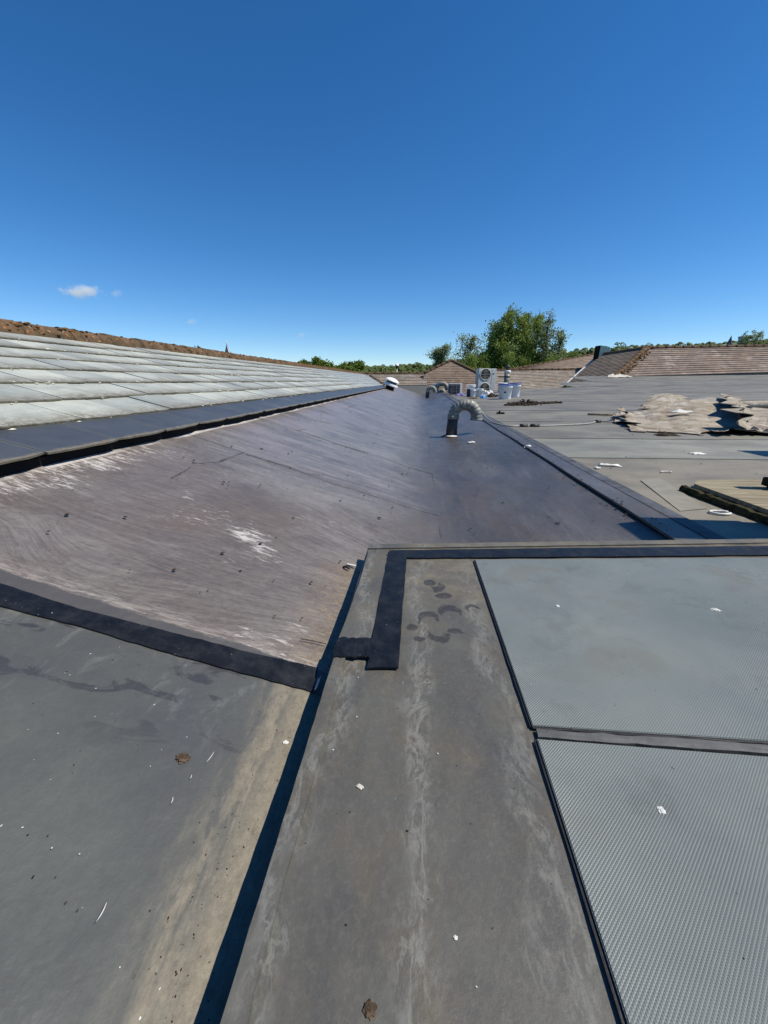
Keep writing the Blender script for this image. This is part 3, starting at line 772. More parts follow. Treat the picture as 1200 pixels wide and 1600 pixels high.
# =================================================================== LEFT SLATE ROOF
BE = R_(16.4)
XT, ZT = -1.128, z_slope(-1.15, 0) + 0.028        # tail line of the eaves course
uS = Vector((-math.cos(BE), 0, math.sin(BE))); nS = Vector((math.sin(BE), 0, math.cos(BE)))
GA, WS = 0.247, 0.300
NC = 8
sr = empty('slate_roof', (XT, 0, ZT), 0, 'long low roof of pale weathered slates with mossy brown ridge', 'roof')
def S(t, y, h=0.0): return Vector((XT, y, ZT)) + uS * t + nS * h
def loc(v): return v - Vector((XT, 0, ZT))
def yend(t): return 15.0 + t * 4.6
# one slate: local x along the roof, local y up the slope from the tail, local z normal
def slate_mesh(name, mat, wd, ln, th, seed):
    rnd = random.Random(seed); bm = bmesh.new()
    n = 5
    tail = [(-wd / 2 + wd * i / n, rnd.uniform(-0.004, 0.003) + (rnd.choice((0.002, 0.004, 0.012)) if i in (0, n) else 0)) for i in range(n + 1)]
    t_ = [bm.verts.new((x, y, 0)) for x, y in tail] ; h_ = [bm.verts.new((x, ln, 0)) for x, _ in tail]
    tb = [bm.verts.new((x, y + 0.001, -th)) for x, y in tail]; hb = [bm.verts.new((x, ln, -th)) for x, _ in tail]
    for i in range(n):
        bm.faces.new((t_[i], t_[i + 1], h_[i + 1], h_[i])); bm.faces.new((tb[i], t_[i], t_[i + 1], tb[i + 1])[::-1])
    bm.faces.new((t_[0], h_[0], hb[0], tb[0])); bm.faces.new((t_[n], tb[n], hb[n], h_[n]))
    bmesh.ops.recalc_face_normals(bm, faces=bm.faces)
    me = bpy.data.meshes.new(name); bm.to_mesh(me); bm.free(); me.materials.append(mat); return me
pale = [slate_mesh('slate', M['slate'], WS - 0.005, 0.335, 0.007, k) for k in range(5)]
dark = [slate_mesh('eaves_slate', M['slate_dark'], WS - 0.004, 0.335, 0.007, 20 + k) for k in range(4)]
def basis(y, t, h, tilt, yaw):
    X_ = Vector((0, 1, 0)); Y_ = uS; Z_ = nS          # local x -> world +y ; flip so normal stays outward
    m = Matrix((( -X_.x, Y_.x, Z_.x), (-X_.y, Y_.y, Z_.y), (-X_.z, Y_.z, Z_.z))).to_4x4()
    r = Matrix.Rotation(yaw, 4, 'Z') @ Matrix.Rotation(tilt, 4, 'X')
    return Matrix.Translation(loc(S(t, y, h))) @ m @ r
cands = []
for c in range(NC):
    t = 0.0 if c == 0 else 0.232 + (c - 1) * GA
    off = (c % 2) * WS / 2 + random.uniform(-0.02, 0.02)
    y = -0.55 + off
    while y < yend(t):
        cands.append((c, t, y)); y += WS
cands.sort(key=lambda q: math.hypot(q[2], 1.2 + q[1]))
restV, restF = [], []
for k, (c, t, y) in enumerate(cands):
    me = random.choice(dark if c == 0 else pale)
    mw = basis(y, t + random.uniform(-0.004, 0.004) * (c > 0), 0.018 + random.uniform(0, 0.004) * (c > 0) + (0.0 if c else 0.002), -0.036 + random.uniform(-0.006, 0.004) * (c > 0), random.uniform(-0.008, 0.008) * (c > 0))
    if k < 300 or c == 0:
        o = bpy.data.objects.new('eaves_slate' if c == 0 else 'slate', me); COL.objects.link(o); o.parent = sr; o.matrix_local = mw
    else:
        b0 = len(restV)
        restV += [tuple(mw @ v.co) for v in me.vertices]; restF += [tuple(b0 + i for i in p.vertices) for p in me.polygons]
m_far = MT('slate_far', 0.52, 0.45)
pf = m_far.pos()
ysf = m_far.sep(pf)[1]
cf = m_far.ramp(m_far.noise(m_far.mapping(pf, (6, 3.2, 6)), 1, 5, 0.7), [(0.3, (0.21, 0.225, 0.215)), (0.5, (0.31, 0.335, 0.32)), (0.75, (0.39, 0.40, 0.37))])
cf = m_far.mix(m_far.math('MULTIPLY', m_far.step(m_far.noise(pf, 11, 6, 0.7), 0.5, 0.68), 0.5), cf, (0.165, 0.145, 0.105))
m_far.done(cf)
o = obj('slates', (restV, [], restF), m_far.m, sr, kind='stuff')
# boarding below the slates, fillet blackened for the shade under the eaves course
TR = 0.232 + (NC - 1) * GA + 0.02
V = [tuple(loc(S(0.03, -0.7, -0.004))), tuple(loc(S(TR + .1, -0.7, -0.004))), tuple(loc(S(TR + .1, yend(TR), -0.004))), tuple(loc(S(0.03, 15.0, -0.004)))]
obj('underlay', (V, [], [(0, 1, 2, 3)]), M['black'], sr)
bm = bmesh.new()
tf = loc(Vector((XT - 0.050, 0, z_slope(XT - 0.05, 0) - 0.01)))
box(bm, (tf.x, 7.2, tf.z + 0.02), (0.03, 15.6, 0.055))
obj('eaves_shade_fillet', bm, M['black'], sr)
# ridge tiles, half round, each one on its own
def ridge_mesh(name, ln, r, mat, seed, seg=9):
    rnd = random.Random(seed); V, F = [], []
    for j, yy in enumerate((0, ln * 0.33, ln * 0.66, ln)):
        for k in range(seg + 1):
            a = math.pi * (k / seg) * 1.10 - 0.16; rr = r * (1 + rnd.uniform(-0.025, 0.025)) * (1.06 if j == 0 else (1.0 if j < 3 else 0.98))
            V.append((rr * math.cos(a), yy, rr * math.sin(a) * 0.92))
    for j in range(3):
        for k in range(seg): F.append((j * (seg + 1) + k, j * (seg + 1) + k + 1, (j + 1) * (seg + 1) + k + 1, (j + 1) * (seg + 1) + k))
    b0 = len(V); V += [(v[0] * 0.86, v[1], v[2] * 0.86) for v in V[:seg + 1]]
    for k in range(seg): F.append((k, b0 + k, b0 + k + 1, k + 1))
    me = bpy.data.meshes.new(name); me.from_pydata(V, [], F); me.update(); me.materials.append(mat)
    for p in me.polygons: p.use_smooth = True
    return me
rts = [ridge_mesh('ridge_tile', 0.452, 0.100, M['ridge'], k) for k in range(4)]
rc = S(TR + 0.06, 0, -0.022)
y = -0.6; k = 0
while y < yend(TR) - 0.3:
    o = bpy.data.objects.new('ridge_tile', rts[k % 4]); COL.objects.link(o); o.parent = sr
    o.location = loc(Vector((rc.x, y, rc.z + 0.012 + random.uniform(-0.006, 0.006)))); o.rotation_euler = (random.uniform(-0.012, 0.012), random.uniform(-0.03, 0.03), random.uniform(-0.01, 0.01))
    y += 0.455; k += 1
# back slope
V = [tuple(loc(Vector((rc.x, -0.7, rc.z - 0.02)))), tuple(loc(Vector((rc.x, yend(TR) + 2, rc.z - 0.02)))), tuple(loc(Vector((rc.x - 4, yend(TR) + 2, rc.z - 1.3)))), tuple(loc(Vector((rc.x - 4, -0.7, rc.z - 1.3))))]
obj('back_slope', (V, [], [(0, 1, 2, 3)]), m_far.m, sr)
# moss and lichen crumbs on the ridge and in the laps
def crumbs(name, pts, smin, smax, mat, parent=None, seed=1, flat=0.6):
    rnd = random.Random(seed); V, F = [], []
    ico = [(0, 0, 1), (0.9, 0, 0.3), (0.28, 0.85, 0.3), (-0.72, 0.53, 0.3), (-0.72, -0.53, 0.3), (0.28, -0.85, 0.3), (0, 0, -0.3)]
    fc = [(0, 1, 2), (0, 2, 3), (0, 3, 4), (0, 4, 5), (0, 5, 1), (6, 2, 1), (6, 3, 2), (6, 4, 3), (6, 5, 4), (6, 1, 5)]
    for p in pts:
        s = rnd.uniform(smin, smax); b0 = len(V); a = rnd.uniform(0, 6.28); sx = rnd.uniform(0.6, 1.7)
        for q in ico:
            x, y_, z_ = q[0] * sx * rnd.uniform(0.7, 1.3), q[1] * rnd.uniform(0.7, 1.3), q[2] * flat
            V.append((p[0] + s * (x * math.cos(a) - y_ * math.sin(a)), p[1] + s * (x * math.sin(a) + y_ * math.cos(a)), p[2] + s * z_))
        F += [tuple(b0 + i for i in f) for f in fc]
    return obj(name, (V, [], F), mat, parent, False, 'stuff')
m_moss = MT('moss_clumps', 0.95, 0.1)
m_moss.done(m_moss.ramp(m_moss.noise(m_moss.pos(), 7, 5, 0.7), [(0.3, (0.05, 0.045, 0.02)), (0.5, (0.16, 0.085, 0.03)), (0.68, (0.30, 0.15, 0.05)), (0.8, (0.42, 0.36, 0.22))]))
pts = []
for _ in range(1500):
    yy = random.uniform(0.5, 24); a = R_(random.uniform(10, 120))
    if nz(yy * 1.3, 7) < -0.15 and random.random() < 0.7: continue
    v = loc(Vector((rc.x + 0.100 * math.cos(a), yy, rc.z + 0.012 + 0.092 * math.sin(a)))); pts.append(tuple(v))
crumbs('ridge_moss', pts, 0.006, 0.024, m_moss.m, sr, 3)
pts = []
for _ in range(420):
    c = random.randint(1, NC - 1); yy = random.uniform(0.3, 12)
    pts.append(tuple(loc(S(0.232 + (c - 1) * GA + random.uniform(-0.02, 0.01), yy, 0.017 if random.random() < 0.5 else 0.012))))
crumbs('slate_lichen', pts, 0.004, 0.012, simple('lichen', (0.55, 0.53, 0.42), 0.9, 0.1, 0.4, 30), sr, 4)

# =================================================================== FAR TILED ROOFS
def tile_face(name, e0, e1, r1, r0, gauge, mat, parent, lip=0.03):
    """stepped courses between eaves edge e0-e1 and top edge r0-r1 (quad or triangle)"""
    e0, e1, r0, r1 = map(Vector, (e0, e1, r0, r1))
    ln = ((r0 + r1) / 2 - (e0 + e1) / 2).length
    nrm = (e1 - e0).cross(((r0 + r1) / 2 - (e0 + e1) / 2)).normalized()
    if nrm.z < 0: nrm = -nrm
    nc = max(2, round(ln / gauge)); bm = bmesh.new(); uvl = bm.loops.layers.uv.new('UVMap')
    ud = (e1 - e0).normalized()
    for k in range(nc):
        a, b = k / nc, (k + 1) / nc
        seg = 10
        lo = [(e0.lerp(r0, a)).lerp(e1.lerp(r1, a), i / seg) for i in range(seg + 1)]
        hi = [(e0.lerp(r0, b)).lerp(e1.lerp(r1, b), i / seg) for i in range(seg + 1)]
        vl = [bm.verts.new(p + nrm * (lip * (0.8 + 0.4 * random.random()))) for p in lo]; vb = [bm.verts.new(p) for p in lo]; vh = [bm.verts.new(p) for p in hi]
        for i in range(seg):
            for quad, pv in (((vl[i], vl[i + 1], vh[i + 1], vh[i]), (0.02, 0.02, 0.98, 0.98)), ((vb[i], vb[i + 1], vl[i + 1], vl[i]), (0.02, 0.02, 0.02, 0.02))):
                if (quad[0].co - quad[1].co).length < 1e-5 and (quad[2].co - quad[3].co).length < 1e-5: continue
                try: f = bm.faces.new(quad)
                except ValueError: continue
                for l, q in zip(f.loops, pv): l[uvl].uv = ((l.vert.co - e0).dot(ud), (k + q) * gauge)
    for f in bm.faces:
        f.normal_update()
        if f.normal.dot(nrm) < 0 and abs(f.normal.dot(nrm)) > 0.5: f.normal_flip()
    o = obj(name, bm, mat, parent, kind='stuff'); return o
def ridge_run(parent, a, b, r, mat, name='ridge_tile', ln=0.45):
    a, b = Vector(a), Vector(b); L = (b - a).length; n = max(1, round(L / ln)); d = (b - a).normalized()
    me = ridge_mesh(name, L / n * 1.01, r, mat, len(name) + n)
    q = d.to_track_quat('Y', 'Z')
    for k in range(n):
        o = bpy.data.objects.new(name, me); COL.objects.link(o); o.parent = parent
        o.location = a + d * (L * k / n) + Vector((0, 0, random.uniform(-0.006, 0.01))) ; o.rotation_euler = q.to_euler()
MB = mat_tiles('tiles_brown', (0.175, 0.125, 0.092), (0.30, 0.225, 0.165), 0.15, 0.22, 0.0, 0.3)
MW = mat_tiles('tiles_weathered', (0.20, 0.165, 0.13), (0.36, 0.315, 0.26), 0.17, 0.26, 0.55, 0.25)
MR = mat_tiles('tiles_right', (0.15, 0.112, 0.088), (0.26, 0.205, 0.165), 0.25, 0.33, 0.45, 0.35)
MD = mat_tiles('tiles_grey', (0.20, 0.150, 0.110), (0.32, 0.245, 0.18), 0.22, 0.33, 0.15, 0.3)

# right hipped roof: the face towards the deck, its left face and the roof behind
hr = empty('hipped_roof', (0, 0, 0), 0, 'brown tiled hipped roof behind the torn felt, orange mossy hip', 'roof')
hb = at_y(960, 589, 22.0); hbR = at_y(1200, 582, 22.0)
hbR2 = hb + (hbR - hb) * 3.2
ap = at_y(1011, 544, 24.9); apR = at_y(1200, 541, 24.9); apR2 = ap + (apR - ap) * 3.2
tile_face('tile_courses', hb, hbR2, apR2, ap, 0.27, MR, hr)
vb = at_y(882, 603, 29.5); vt = at_y(936, 554, 31.8)
tile_face('tile_courses', vb, hb, ap, vt, 0.24, MD, hr)
ridge_run(hr, hb + Vector((0.02, -0.02, 0.0)), ap + Vector((0, 0, 0.03)), 0.15, M['ridge'], 'hip_tile', 0.40)
ridge_run(hr, ap, apR2, 0.11, M['ridge'])
ridge_run(hr, vt, ap, 0.11, M['ridge'])
bm = bmesh.new(); tube(bm, [vb + Vector((0, 0, 0.05)), vt + Vector((0, -0.05, 0.02))], 0.065, 6); obj('valley_flashing', bm, M['lead'], hr)
bm = bmesh.new()
V = [hb + Vector((-0.7, -0.9, -0.02)), hb + Vector((0.55, -0.75, 0.0)), hb + Vector((0.25, 0.05, 0.14)), hb + Vector((-0.2, 0.05, 0.12))]
vv = [bm.verts.new(p) for p in V]; bm.faces.new(vv)
for _ in range(2): bmesh.ops.subdivide_edges(bm, edges=bm.edges[:], cuts=2, use_grid_fill=True)
for v in bm.verts: v.co += Vector((0.12 * nz(v.co.x * 4, v.co.y * 4), 0.12 * nz(v.co.y * 4, v.co.x * 4, 3), 0.05 * nz(v.co.x * 7, v.co.y * 7)))
obj('mortar_apron', bm, M['mortar'], hr)
pts = []
for _ in range(160):
    t = random.random(); q = hb.lerp(ap, t) + Vector((random.uniform(-0.1, 0.5), random.uniform(-0.15, 0.1), random.uniform(0.03, 0.12))); pts.append(tuple(q))
crumbs('hip_moss', pts, 0.03, 0.08, m_moss.m, hr, 8)
# eaves upstand
bm = bmesh.new(); d_ = (hbR2 - hb); box(bm, (0, 0, 0), (d_.length, 0.05, 0.06)); o = obj('eaves_board', bm, M['pipe_dark'], hr)
o.location = (hb + hbR2) / 2 + Vector((0, -0.03, -0.02)); o.rotation_euler = d_.to_track_quat('X', 'Z').to_euler()

mr = empty('tiled_roof', (0, 0, 0), 0, 'low tiled roof strip right of the air conditioner', 'roof')
m0, m1 = at_y(742, 618, 29.0), vb
t0, t1 = at_y(742, 579, 31.4), at_y(912, 577, 31.4)
tile_face('tile_courses', m0, m1 + Vector((0, 0, -0.2)), t1, t0, 0.20, MW, mr)
ridge_run(mr, t0, t1, 0.10, M['ridge'])
nr_ = empty('tiled_roof', (0, 0, 0), 0, 'dark tiled roof slope rising to the green vent', 'roof')
n0, n1 = at_y(780, 581, 32.6), at_y(940, 579, 33.0)
q0, q1 = at_y(800, 577, 33.5), at_y(938, 552, 36.0)
tile_face('tile_courses', n0, n1, q1, q0, 0.24, MD, nr_)
ridge_run(nr_, q0, q1, 0.10, M['ridge'])
# hipped end behind the air conditioner, with the low roof to its left
gb = empty('hipped_roof', (0, 0, 0), 0, 'brown tiled hip end with peaked top left of the air conditioner', 'roof')
ga, gc = at_y(655, 628, 21.0), at_y(748, 624, 21.0)
gl, gr_, gp = at_y(663, 583, 21.9), at_y(747, 583, 21.9), at_y(705, 563, 22.5)
tile_face('tile_courses', ga, gc, gr_, gl, 0.105, MB, gb, 0.02)
tile_face('tile_courses', gl, gr_, gp, gp - Vector((0.01, 0, 0)), 0.105, MB, gb, 0.02)
ridge_run(gb, gl, gp, 0.085, M['ridge'], 'hip_tile', 0.3); ridge_run(gb, gr_, gp, 0.085, M['ridge'], 'hip_tile', 0.3)
lr = empty('tiled_roof', (0, 0, 0), 0, 'pale low tiled roof closing the valley behind the white cowl', 'roof')
h0, h1 = at_y(520, 602, 21.2), at_y(668, 602, 21.2)
k0, k1 = at_y(520, 584.5, 22.3), at_y(664, 583.5, 22.3)
tile_face('tile_courses', h0, h1, k1, k0, 0.16, MW, lr)
ridge_run(lr, k0, k1, 0.09, M['ridge'])
V = [h0, h1, h1 + Vector((0, -1.1, -0.75)), h0 + Vector((0, -1.1, -0.75))]
obj('end_wall', ([tuple(v) for v in V], [], [(0, 1, 2, 3)]), M['trim'], lr)
# hip line of the slate roof end
ridge_run(sr, loc(S(0.1, 15.2, 0.0)), loc(S(TR, yend(TR), 0.03)), 0.07, M['ridge'], 'valley_tile', 0.45)

# =================================================================== THINGS ON THE ROOF
def arc_pts(c, r, a0, a1, n, ax=Vector((1, 0, 0))):
    return [Vector(c) + ax * (r * math.cos(a0 + (a1 - a0) * k / n)) + Vector((0, 0, r * math.sin(a0 + (a1 - a0) * k / n))) for k in range(n + 1)]
def gooseneck(base, h, r, bend, ax, label, group=None, drop=0.04):
    g = empty('gooseneck_pipe', base, 0, label, 'vent pipe', group)
    bm = bmesh.new(); tube(bm, [(0, 0, -0.04), (0.004, 0, h * 0.5), (0.012, 0, h)], [r * 1.12, r * 1.04, r], 16); obj('pipe', bm, M['pipe_dark'], g, True)
    bm = bmesh.new(); tube(bm, [(0.012, 0, h - 0.03), (0.012, 0, h + 0.012)], r * 1.13, 16); obj('collar', bm, M['galv'], g, True)
    bm = bmesh.new(); pts = arc_pts(Vector((0.012, 0, h)) + ax * bend, bend, math.pi, 0.0, 44, ax)
    pts += [pts[-1] + Vector((0, 0, -drop * k / 4)) for k in range(1, 5)]
    rads = [r * (1.0 + 0.05 * math.sin(i * 1.9) + 0.02 * math.sin(i * 0.7)) * (1.02 + 0.12 * min(1, i / len(pts))) for i in range(len(pts))]
    tube(bm, pts, rads, 16, cap=False)
    o = obj('bend', bm, M['galv'], g, True)
    bm = bmesh.new(); lathe(bm, [(r * 1.15, -0.008), (r * 1.16, 0.012), (r * 1.6, 0.004), (r * 2.1, -0.012)], 16); obj('base_flange', bm, M['pipe_dark'], g, True)
    return g
pb = at_s(705, 681, z_roof)
sc_ = (pb - CAM).dot(CF) / FPX                       # metres per pixel there
g1 = gooseneck(pb, 30 * sc_, 7.9 * sc_, 17.5 * sc_, Vector((0.98, -0.15, 0)).normalized(), 'large silver bent vent pipe with dark base standing in the valley')
bm = bmesh.new(); crp = [Vector(( (0.9 + 0.25 * nz(k, 2)) * 0.13 * math.cos(k * 0.7) * 0.75, 0.13 * math.sin(k * 0.7) * 0.6, 0.0)) for k in range(9)]
# white sealant at the foot
sv = [bm.verts.new((q.x + 0.02, q.y - 0.06, 0.008)) for q in crp]; cv = bm.verts.new((0.02, -0.05, 0.02))
for i in range(9): bm.faces.new((sv[i], sv[(i + 1) % 9], cv))
obj('sealant', bm, M['scrap'], g1)
for px, py, hh, rr, bb, lab in ((667.5, 623, 15, 2.7, 5.6, 'small bent vent pipe nearest the valley, leftmost of three at far end'),
                                (681, 617, 11, 3.2, 8.5, 'tallest dark bent vent pipe behind two smaller ones at far end'),
                                (684.5, 619, 6, 2.6, 4.3, 'lowest pale bent vent pipe between two others at far end')):
    b = at_s(px, py, lambda x, y: -0.145 if x < 0.5 else -0.10)
    q = (b - CAM).dot(CF) / FPX
    gooseneck(b, hh * q * 0.75, rr * q, bb * q, Vector((1, -0.1, 0)).normalized(), lab, 'small gooseneck pipes at the far end')

# white cowl at the end of the slates
cb = at_s(608, 609, z_slope); q = (cb - CAM).dot(CF) / FPX
cw = empty('roof_cowl', cb, 0, 'white domed vent cowl leaning at the end of the slate eaves', 'vent')
tl = Matrix.Rotation(R_(20), 4, 'Y')
def tilted(name, prof, mat, z0):
    bm = bmesh.new(); lathe(bm, prof, 28); bmesh.ops.rotate(bm, cent=(0, 0, 0), matrix=tl, verts=bm.verts); return obj(name, bm, mat, cw, True)
tilted('neck', [(7 * q, -0.05), (7 * q, 7 * q), (7 * q, 7.5 * q)], M['black'], 0)
tilted('lower_ring', [(0.1 * q, 6 * q), (11.2 * q, 6 * q), (11.4 * q, 7 * q), (11.2 * q, 9 * q), (9 * q, 10.5 * q), (0.1 * q, 10.5 * q)], M['white'], 0)
tilted('throat', [(8 * q, 10 * q), (8 * q, 13.5 * q)], M['black'], 0)
tilted('dome', [(0.1 * q, 12.8 * q), (11 * q, 12.8 * q), (11.6 * q, 13.6 * q), (11 * q, 14.6 * q), (9 * q, 16.4 * q), (6 * q, 17.8 * q), (3 * q, 18.4 * q), (0.1 * q, 18.6 * q)], M['white'], 0)

# globe lamp on a pole beyond the low roof
lp = at_y(620, 592, 26); q = 26 / 650
lm = empty('pole_lamp', (lp.x, lp.y, -1.0), 0, 'white-topped globe lamp on thin pole behind the low roof', 'lamp')
bm = bmesh.new(); tube(bm, [(0, 0, 0), (0, 0, lp.z + 1.0 + 15 * q)], 0.03, 8); obj('pole', bm, M['offwhite'], lm, True)
bm = bmesh.new(); lathe(bm, [(0.01, lp.z + 1 + 15 * q), (2.0 * q, lp.z + 1 + 16 * q), (2.6 * q, lp.z + 1 + 19 * q)], 14); obj('lantern', bm, M['grille'], lm, True)
bm = bmesh.new(); lathe(bm, [(3.1 * q, lp.z + 1 + 19 * q), (3.0 * q, lp.z + 1 + 20.5 * q), (1.8 * q, lp.z + 1 + 22 * q), (0.01, lp.z + 1 + 22.4 * q)], 14); obj('cap', bm, M['white'], lm, True)

# air conditioner
YA = 19.6
a0, a1 = at_y(747.5, 576, YA), at_y(777.5, 576, YA)
W_ = (a1 - a0).length; H_ = 1.34; D_ = 0.34
ac = empty('air_conditioner', ((a0.x + a1.x) / 2, YA, a0.z - H_ - 0.1), 0.27, 'tall off-white air conditioning unit with two round fans', 'air conditioner')
bm = bmesh.new(); box(bm, (0, D_ / 2, 0.1 + H_ / 2), (W_, D_, H_), None, 0.014); obj('casing', bm, M['offwhite'], ac)
for zc in (1.10, 0.48):
    bm = bmesh.new(); R0 = 0.245
    lathe(bm, [(R0 + 0.02, 0), (R0 + 0.02, 0.02), (R0, 0.022), (R0 - 0.012, 0.0)], 32); bmesh.ops.rotate(bm, cent=(0, 0, 0), matrix=Matrix.Rotation(math.pi / 2, 3, 'X'), verts=bm.verts)
    bmesh.ops.translate(bm, vec=(-0.10, 0, zc + 0.09), verts=bm.verts); fr = obj('fan_guard', bm, M['offwhite'], ac, True)
    bm = bmesh.new(); c = bmesh.ops.create_circle(bm, cap_ends=True, segments=32, radius=R0); bmesh.ops.rotate(bm, cent=(0, 0, 0), matrix=Matrix.Rotation(math.pi / 2, 3, 'X'), verts=bm.verts)
    bmesh.ops.translate(bm, vec=(-0.10, -0.003, zc + 0.09), verts=bm.verts); obj('fan_disc', bm, M['grille'], fr)
    bm = bmesh.new()
    for rr in frange(0.04, R0 - 0.02, 7):
        n = 28
        tube(bm, [(-0.10 + rr * math.cos(k * 2 * math.pi / n), -0.012, zc + 0.09 + rr * math.sin(k * 2 * math.pi / n)) for k in range(n + 1)], 0.004, 4, False)
    for k in range(4):
        a = k * math.pi / 4
        tube(bm, [(-0.10 - R0 * math.cos(a), -0.014, zc + 0.09 - R0 * math.sin(a)), (-0.10 + R0 * math.cos(a), -0.014, zc + 0.09 + R0 * math.sin(a))], 0.005, 4, False)
    obj('guard_wires', bm, M['galv'], fr)
bm = bmesh.new(); box(bm, (0.285, -0.004, 1.22), (0.10, 0.006, 0.03)); obj('badge', bm, M['trim'], ac)
bm = bmesh.new(); box(bm, (0.21, -0.002, 0.1 + H_ / 2), (0.006, 0.006, H_ - 0.04)); obj('panel_seam', bm, M['galv'], ac)
for sx in (-1, 1):
    bm = bmesh.new(); box(bm, (sx * W_ * 0.36, D_ / 2, 0.05), (0.06, D_ + 0.06, 0.1)); obj('foot', bm, M['pipe_dark'], ac)

# flue beside it
f0 = at_y(790, 612, 18.9); q = 18.9 / 650
fl = empty('flue_pipe', (f0.x, f0.y, f0.z - 0.15), 0, 'grey twin flue pipe with dark cap right of the air conditioner', 'flue')
bm = bmesh.new(); tube(bm, [(0, 0, 0), (0, 0, 1.02)], 4.2 * q, 14); obj('pipe', bm, M['galv'], fl, True)
bm = bmesh.new(); lathe(bm, [(4.9 * q, 0.95), (5.2 * q, 1.0), (5.0 * q, 1.04), (0.01, 1.04)], 14); obj('collar', bm, M['white'], fl, True)
bm = bmesh.new(); lathe(bm, [(2.0 * q, 1.02), (2.2 * q, 1.12), (3.3 * q, 1.13), (3.5 * q, 1.2), (2.4 * q, 1.26), (0.01, 1.28)], 14); obj('cap', bm, M['grille'], fl, True)
for zz in (0.42, 0.78):
    bm = bmesh.new(); tube(bm, [(-0.36, 0.1, zz), (0, 0, zz)], 0.028, 8); obj('bracket', bm, M['pipe_dark'], fl, True)
    bm = bmesh.new(); lathe(bm, [(4.5 * q, zz - 0.03), (4.7 * q, zz), (4.5 * q, zz + 0.03)], 14); obj('clamp', bm, M['pipe_dark'], fl, True)

# small louvred condenser and white box
lv0 = at_s(711, 616.5, z_deck); q = (lv0 - CAM).dot(CF) / FPX
lv = empty('condenser_unit', lv0, 0.05, 'small dark louvred condenser with white end cap near the tiled hip', 'condenser')
bm = bmesh.new(); box(bm, (-1.5 * q, 0.12, 8 * q), (17 * q, 0.26, 15 * q), None, 0.008); obj('casing', bm, M['navy'], lv)
for k in range(6):
    bm = bmesh.new(); box(bm, (-1.5 * q, -0.02, (2.2 + 2.3 * k) * q), (15.5 * q, 0.02, 0.6 * q), Matrix.Rotation(0.3, 3, 'X')); obj('louvre', bm, M['galv'], lv)
for xx in (-6.5, 1.5):
    bm = bmesh.new(); box(bm, (xx * q, -0.03, 8 * q), (0.7 * q, 0.015, 14 * q)); obj('upright', bm, M['galv'], lv)
bm = bmesh.new(); box(bm, (8.4 * q, 0.12, 8 * q), (3.2 * q, 0.3, 16.4 * q), None, 0.008); obj('end_cap', bm, M['white'], lv)
bm = bmesh.new(); box(bm, (-1 * q, 0.12, 16 * q), (18 * q, 0.29, 1.2 * q)); obj('top_panel', bm, M['white'], lv)
wb0 = at_y(677.5, 616, 19.2); q = 19.2 / 650
wb = empty('junction_box', (wb0.x, wb0.y, wb0.z - 0.1), 0, 'small pale box behind the bent vent pipes', 'box')
bm = bmesh.new(); box(bm, (0, 0, 0.1 + 8 * q), (9 * q, 0.2, 17 * q), None, 0.01); obj('casing', bm, M['offwhite'], wb)
bm = bmesh.new(); box(bm, (0.5 * q, -0.105, 0.1 + 11 * q), (3.5 * q, 0.012, 5 * q)); obj('hatch', bm, M['galv'], wb)

# buckets
def bucket(px, py, hpx, wpx, label, lid=None, body=None, group=None, label_mark=False, tip=0.0):
    b = at_s(px, py, z_deck); q = (b - CAM).dot(CF) / FPX
    r, h = wpx * q / 2, hpx * q
    g = empty('bucket', b, random.uniform(0, 0.5), label, 'bucket', group)
    bm = bmesh.new(); lathe(bm, [(0.01, 0.0), (r * 0.84, 0.0), (r * 0.86, 0.01), (r * 0.955, h * 0.78), (r * 1.0, h * 0.79), (r * 1.0, h * 0.83), (r * 0.965, h * 0.84), (r * 0.985, h * 0.955), (r * 1.03, h * 0.965), (r * 1.03, h)] + ([] if lid else [(r * 0.97, h), (r * 0.92, h * 0.6), (0.01, h * 0.58)]), 28)
    obj('body', bm, body or M['plastic'], g, True)
    if lid:
        bm = bmesh.new(); lathe(bm, [(r * 1.06, h * 0.93), (r * 1.07, h * 0.99), (r * 1.03, h * 1.015), (r * 0.98, h * 0.99), (0.01, h * 0.985)], 28); obj('lid', bm, lid, g, True)
    bm = bmesh.new(); n = 16
    tube(bm, [(r * 1.05 * math.cos(math.pi * k / n), -r * 1.05 * math.sin(math.pi * k / n) * 0.75, h * 0.86 - h * 0.34 * math.sin(math.pi * k / n)) for k in range(n + 1)], 0.0035, 5)
    obj('handle', bm, M['galv'], g, True)
    if label_mark:
        bm = bmesh.new(); V = []
        for k in range(5):
            a = -math.pi / 2 - 0.42 + 0.10 * k - g.rotation_euler.z
            for zz in (0.42, 0.52): V.append(bm.verts.new((r * 0.93 * math.cos(a), r * 0.93 * math.sin(a), h * zz)))
        for k in range(4): bm.faces.new((V[2 * k], V[2 * k + 2], V[2 * k + 3], V[2 * k + 1]))
        obj('label', bm, M['navy'], g)
    return g
bucket(803.5, 620, 20, 17, 'white bucket with blue lid, right of a larger one', M['blue'])
bucket(788.5, 623.5, 22, 21, 'white bucket with blue lid and small dark label, nearest the camera', M['blue'], None, None, True)
bucket(784, 613, 14, 14, 'plain white tub behind the two lidded buckets', M['white'])
bucket(749.5, 619.5, 11.5, 12, 'open white tub beside the rags', None)
bucket(738.5, 620, 11.5, 9, 'pale blue tub beside a navy one', None)
bucket(732, 620, 11.5, 7, 'narrow navy tub left of the white tubs', None, M['navy'])
bucket(735, 615, 13, 14.5, 'broad white tub behind the navy and blue tubs', M['white'])

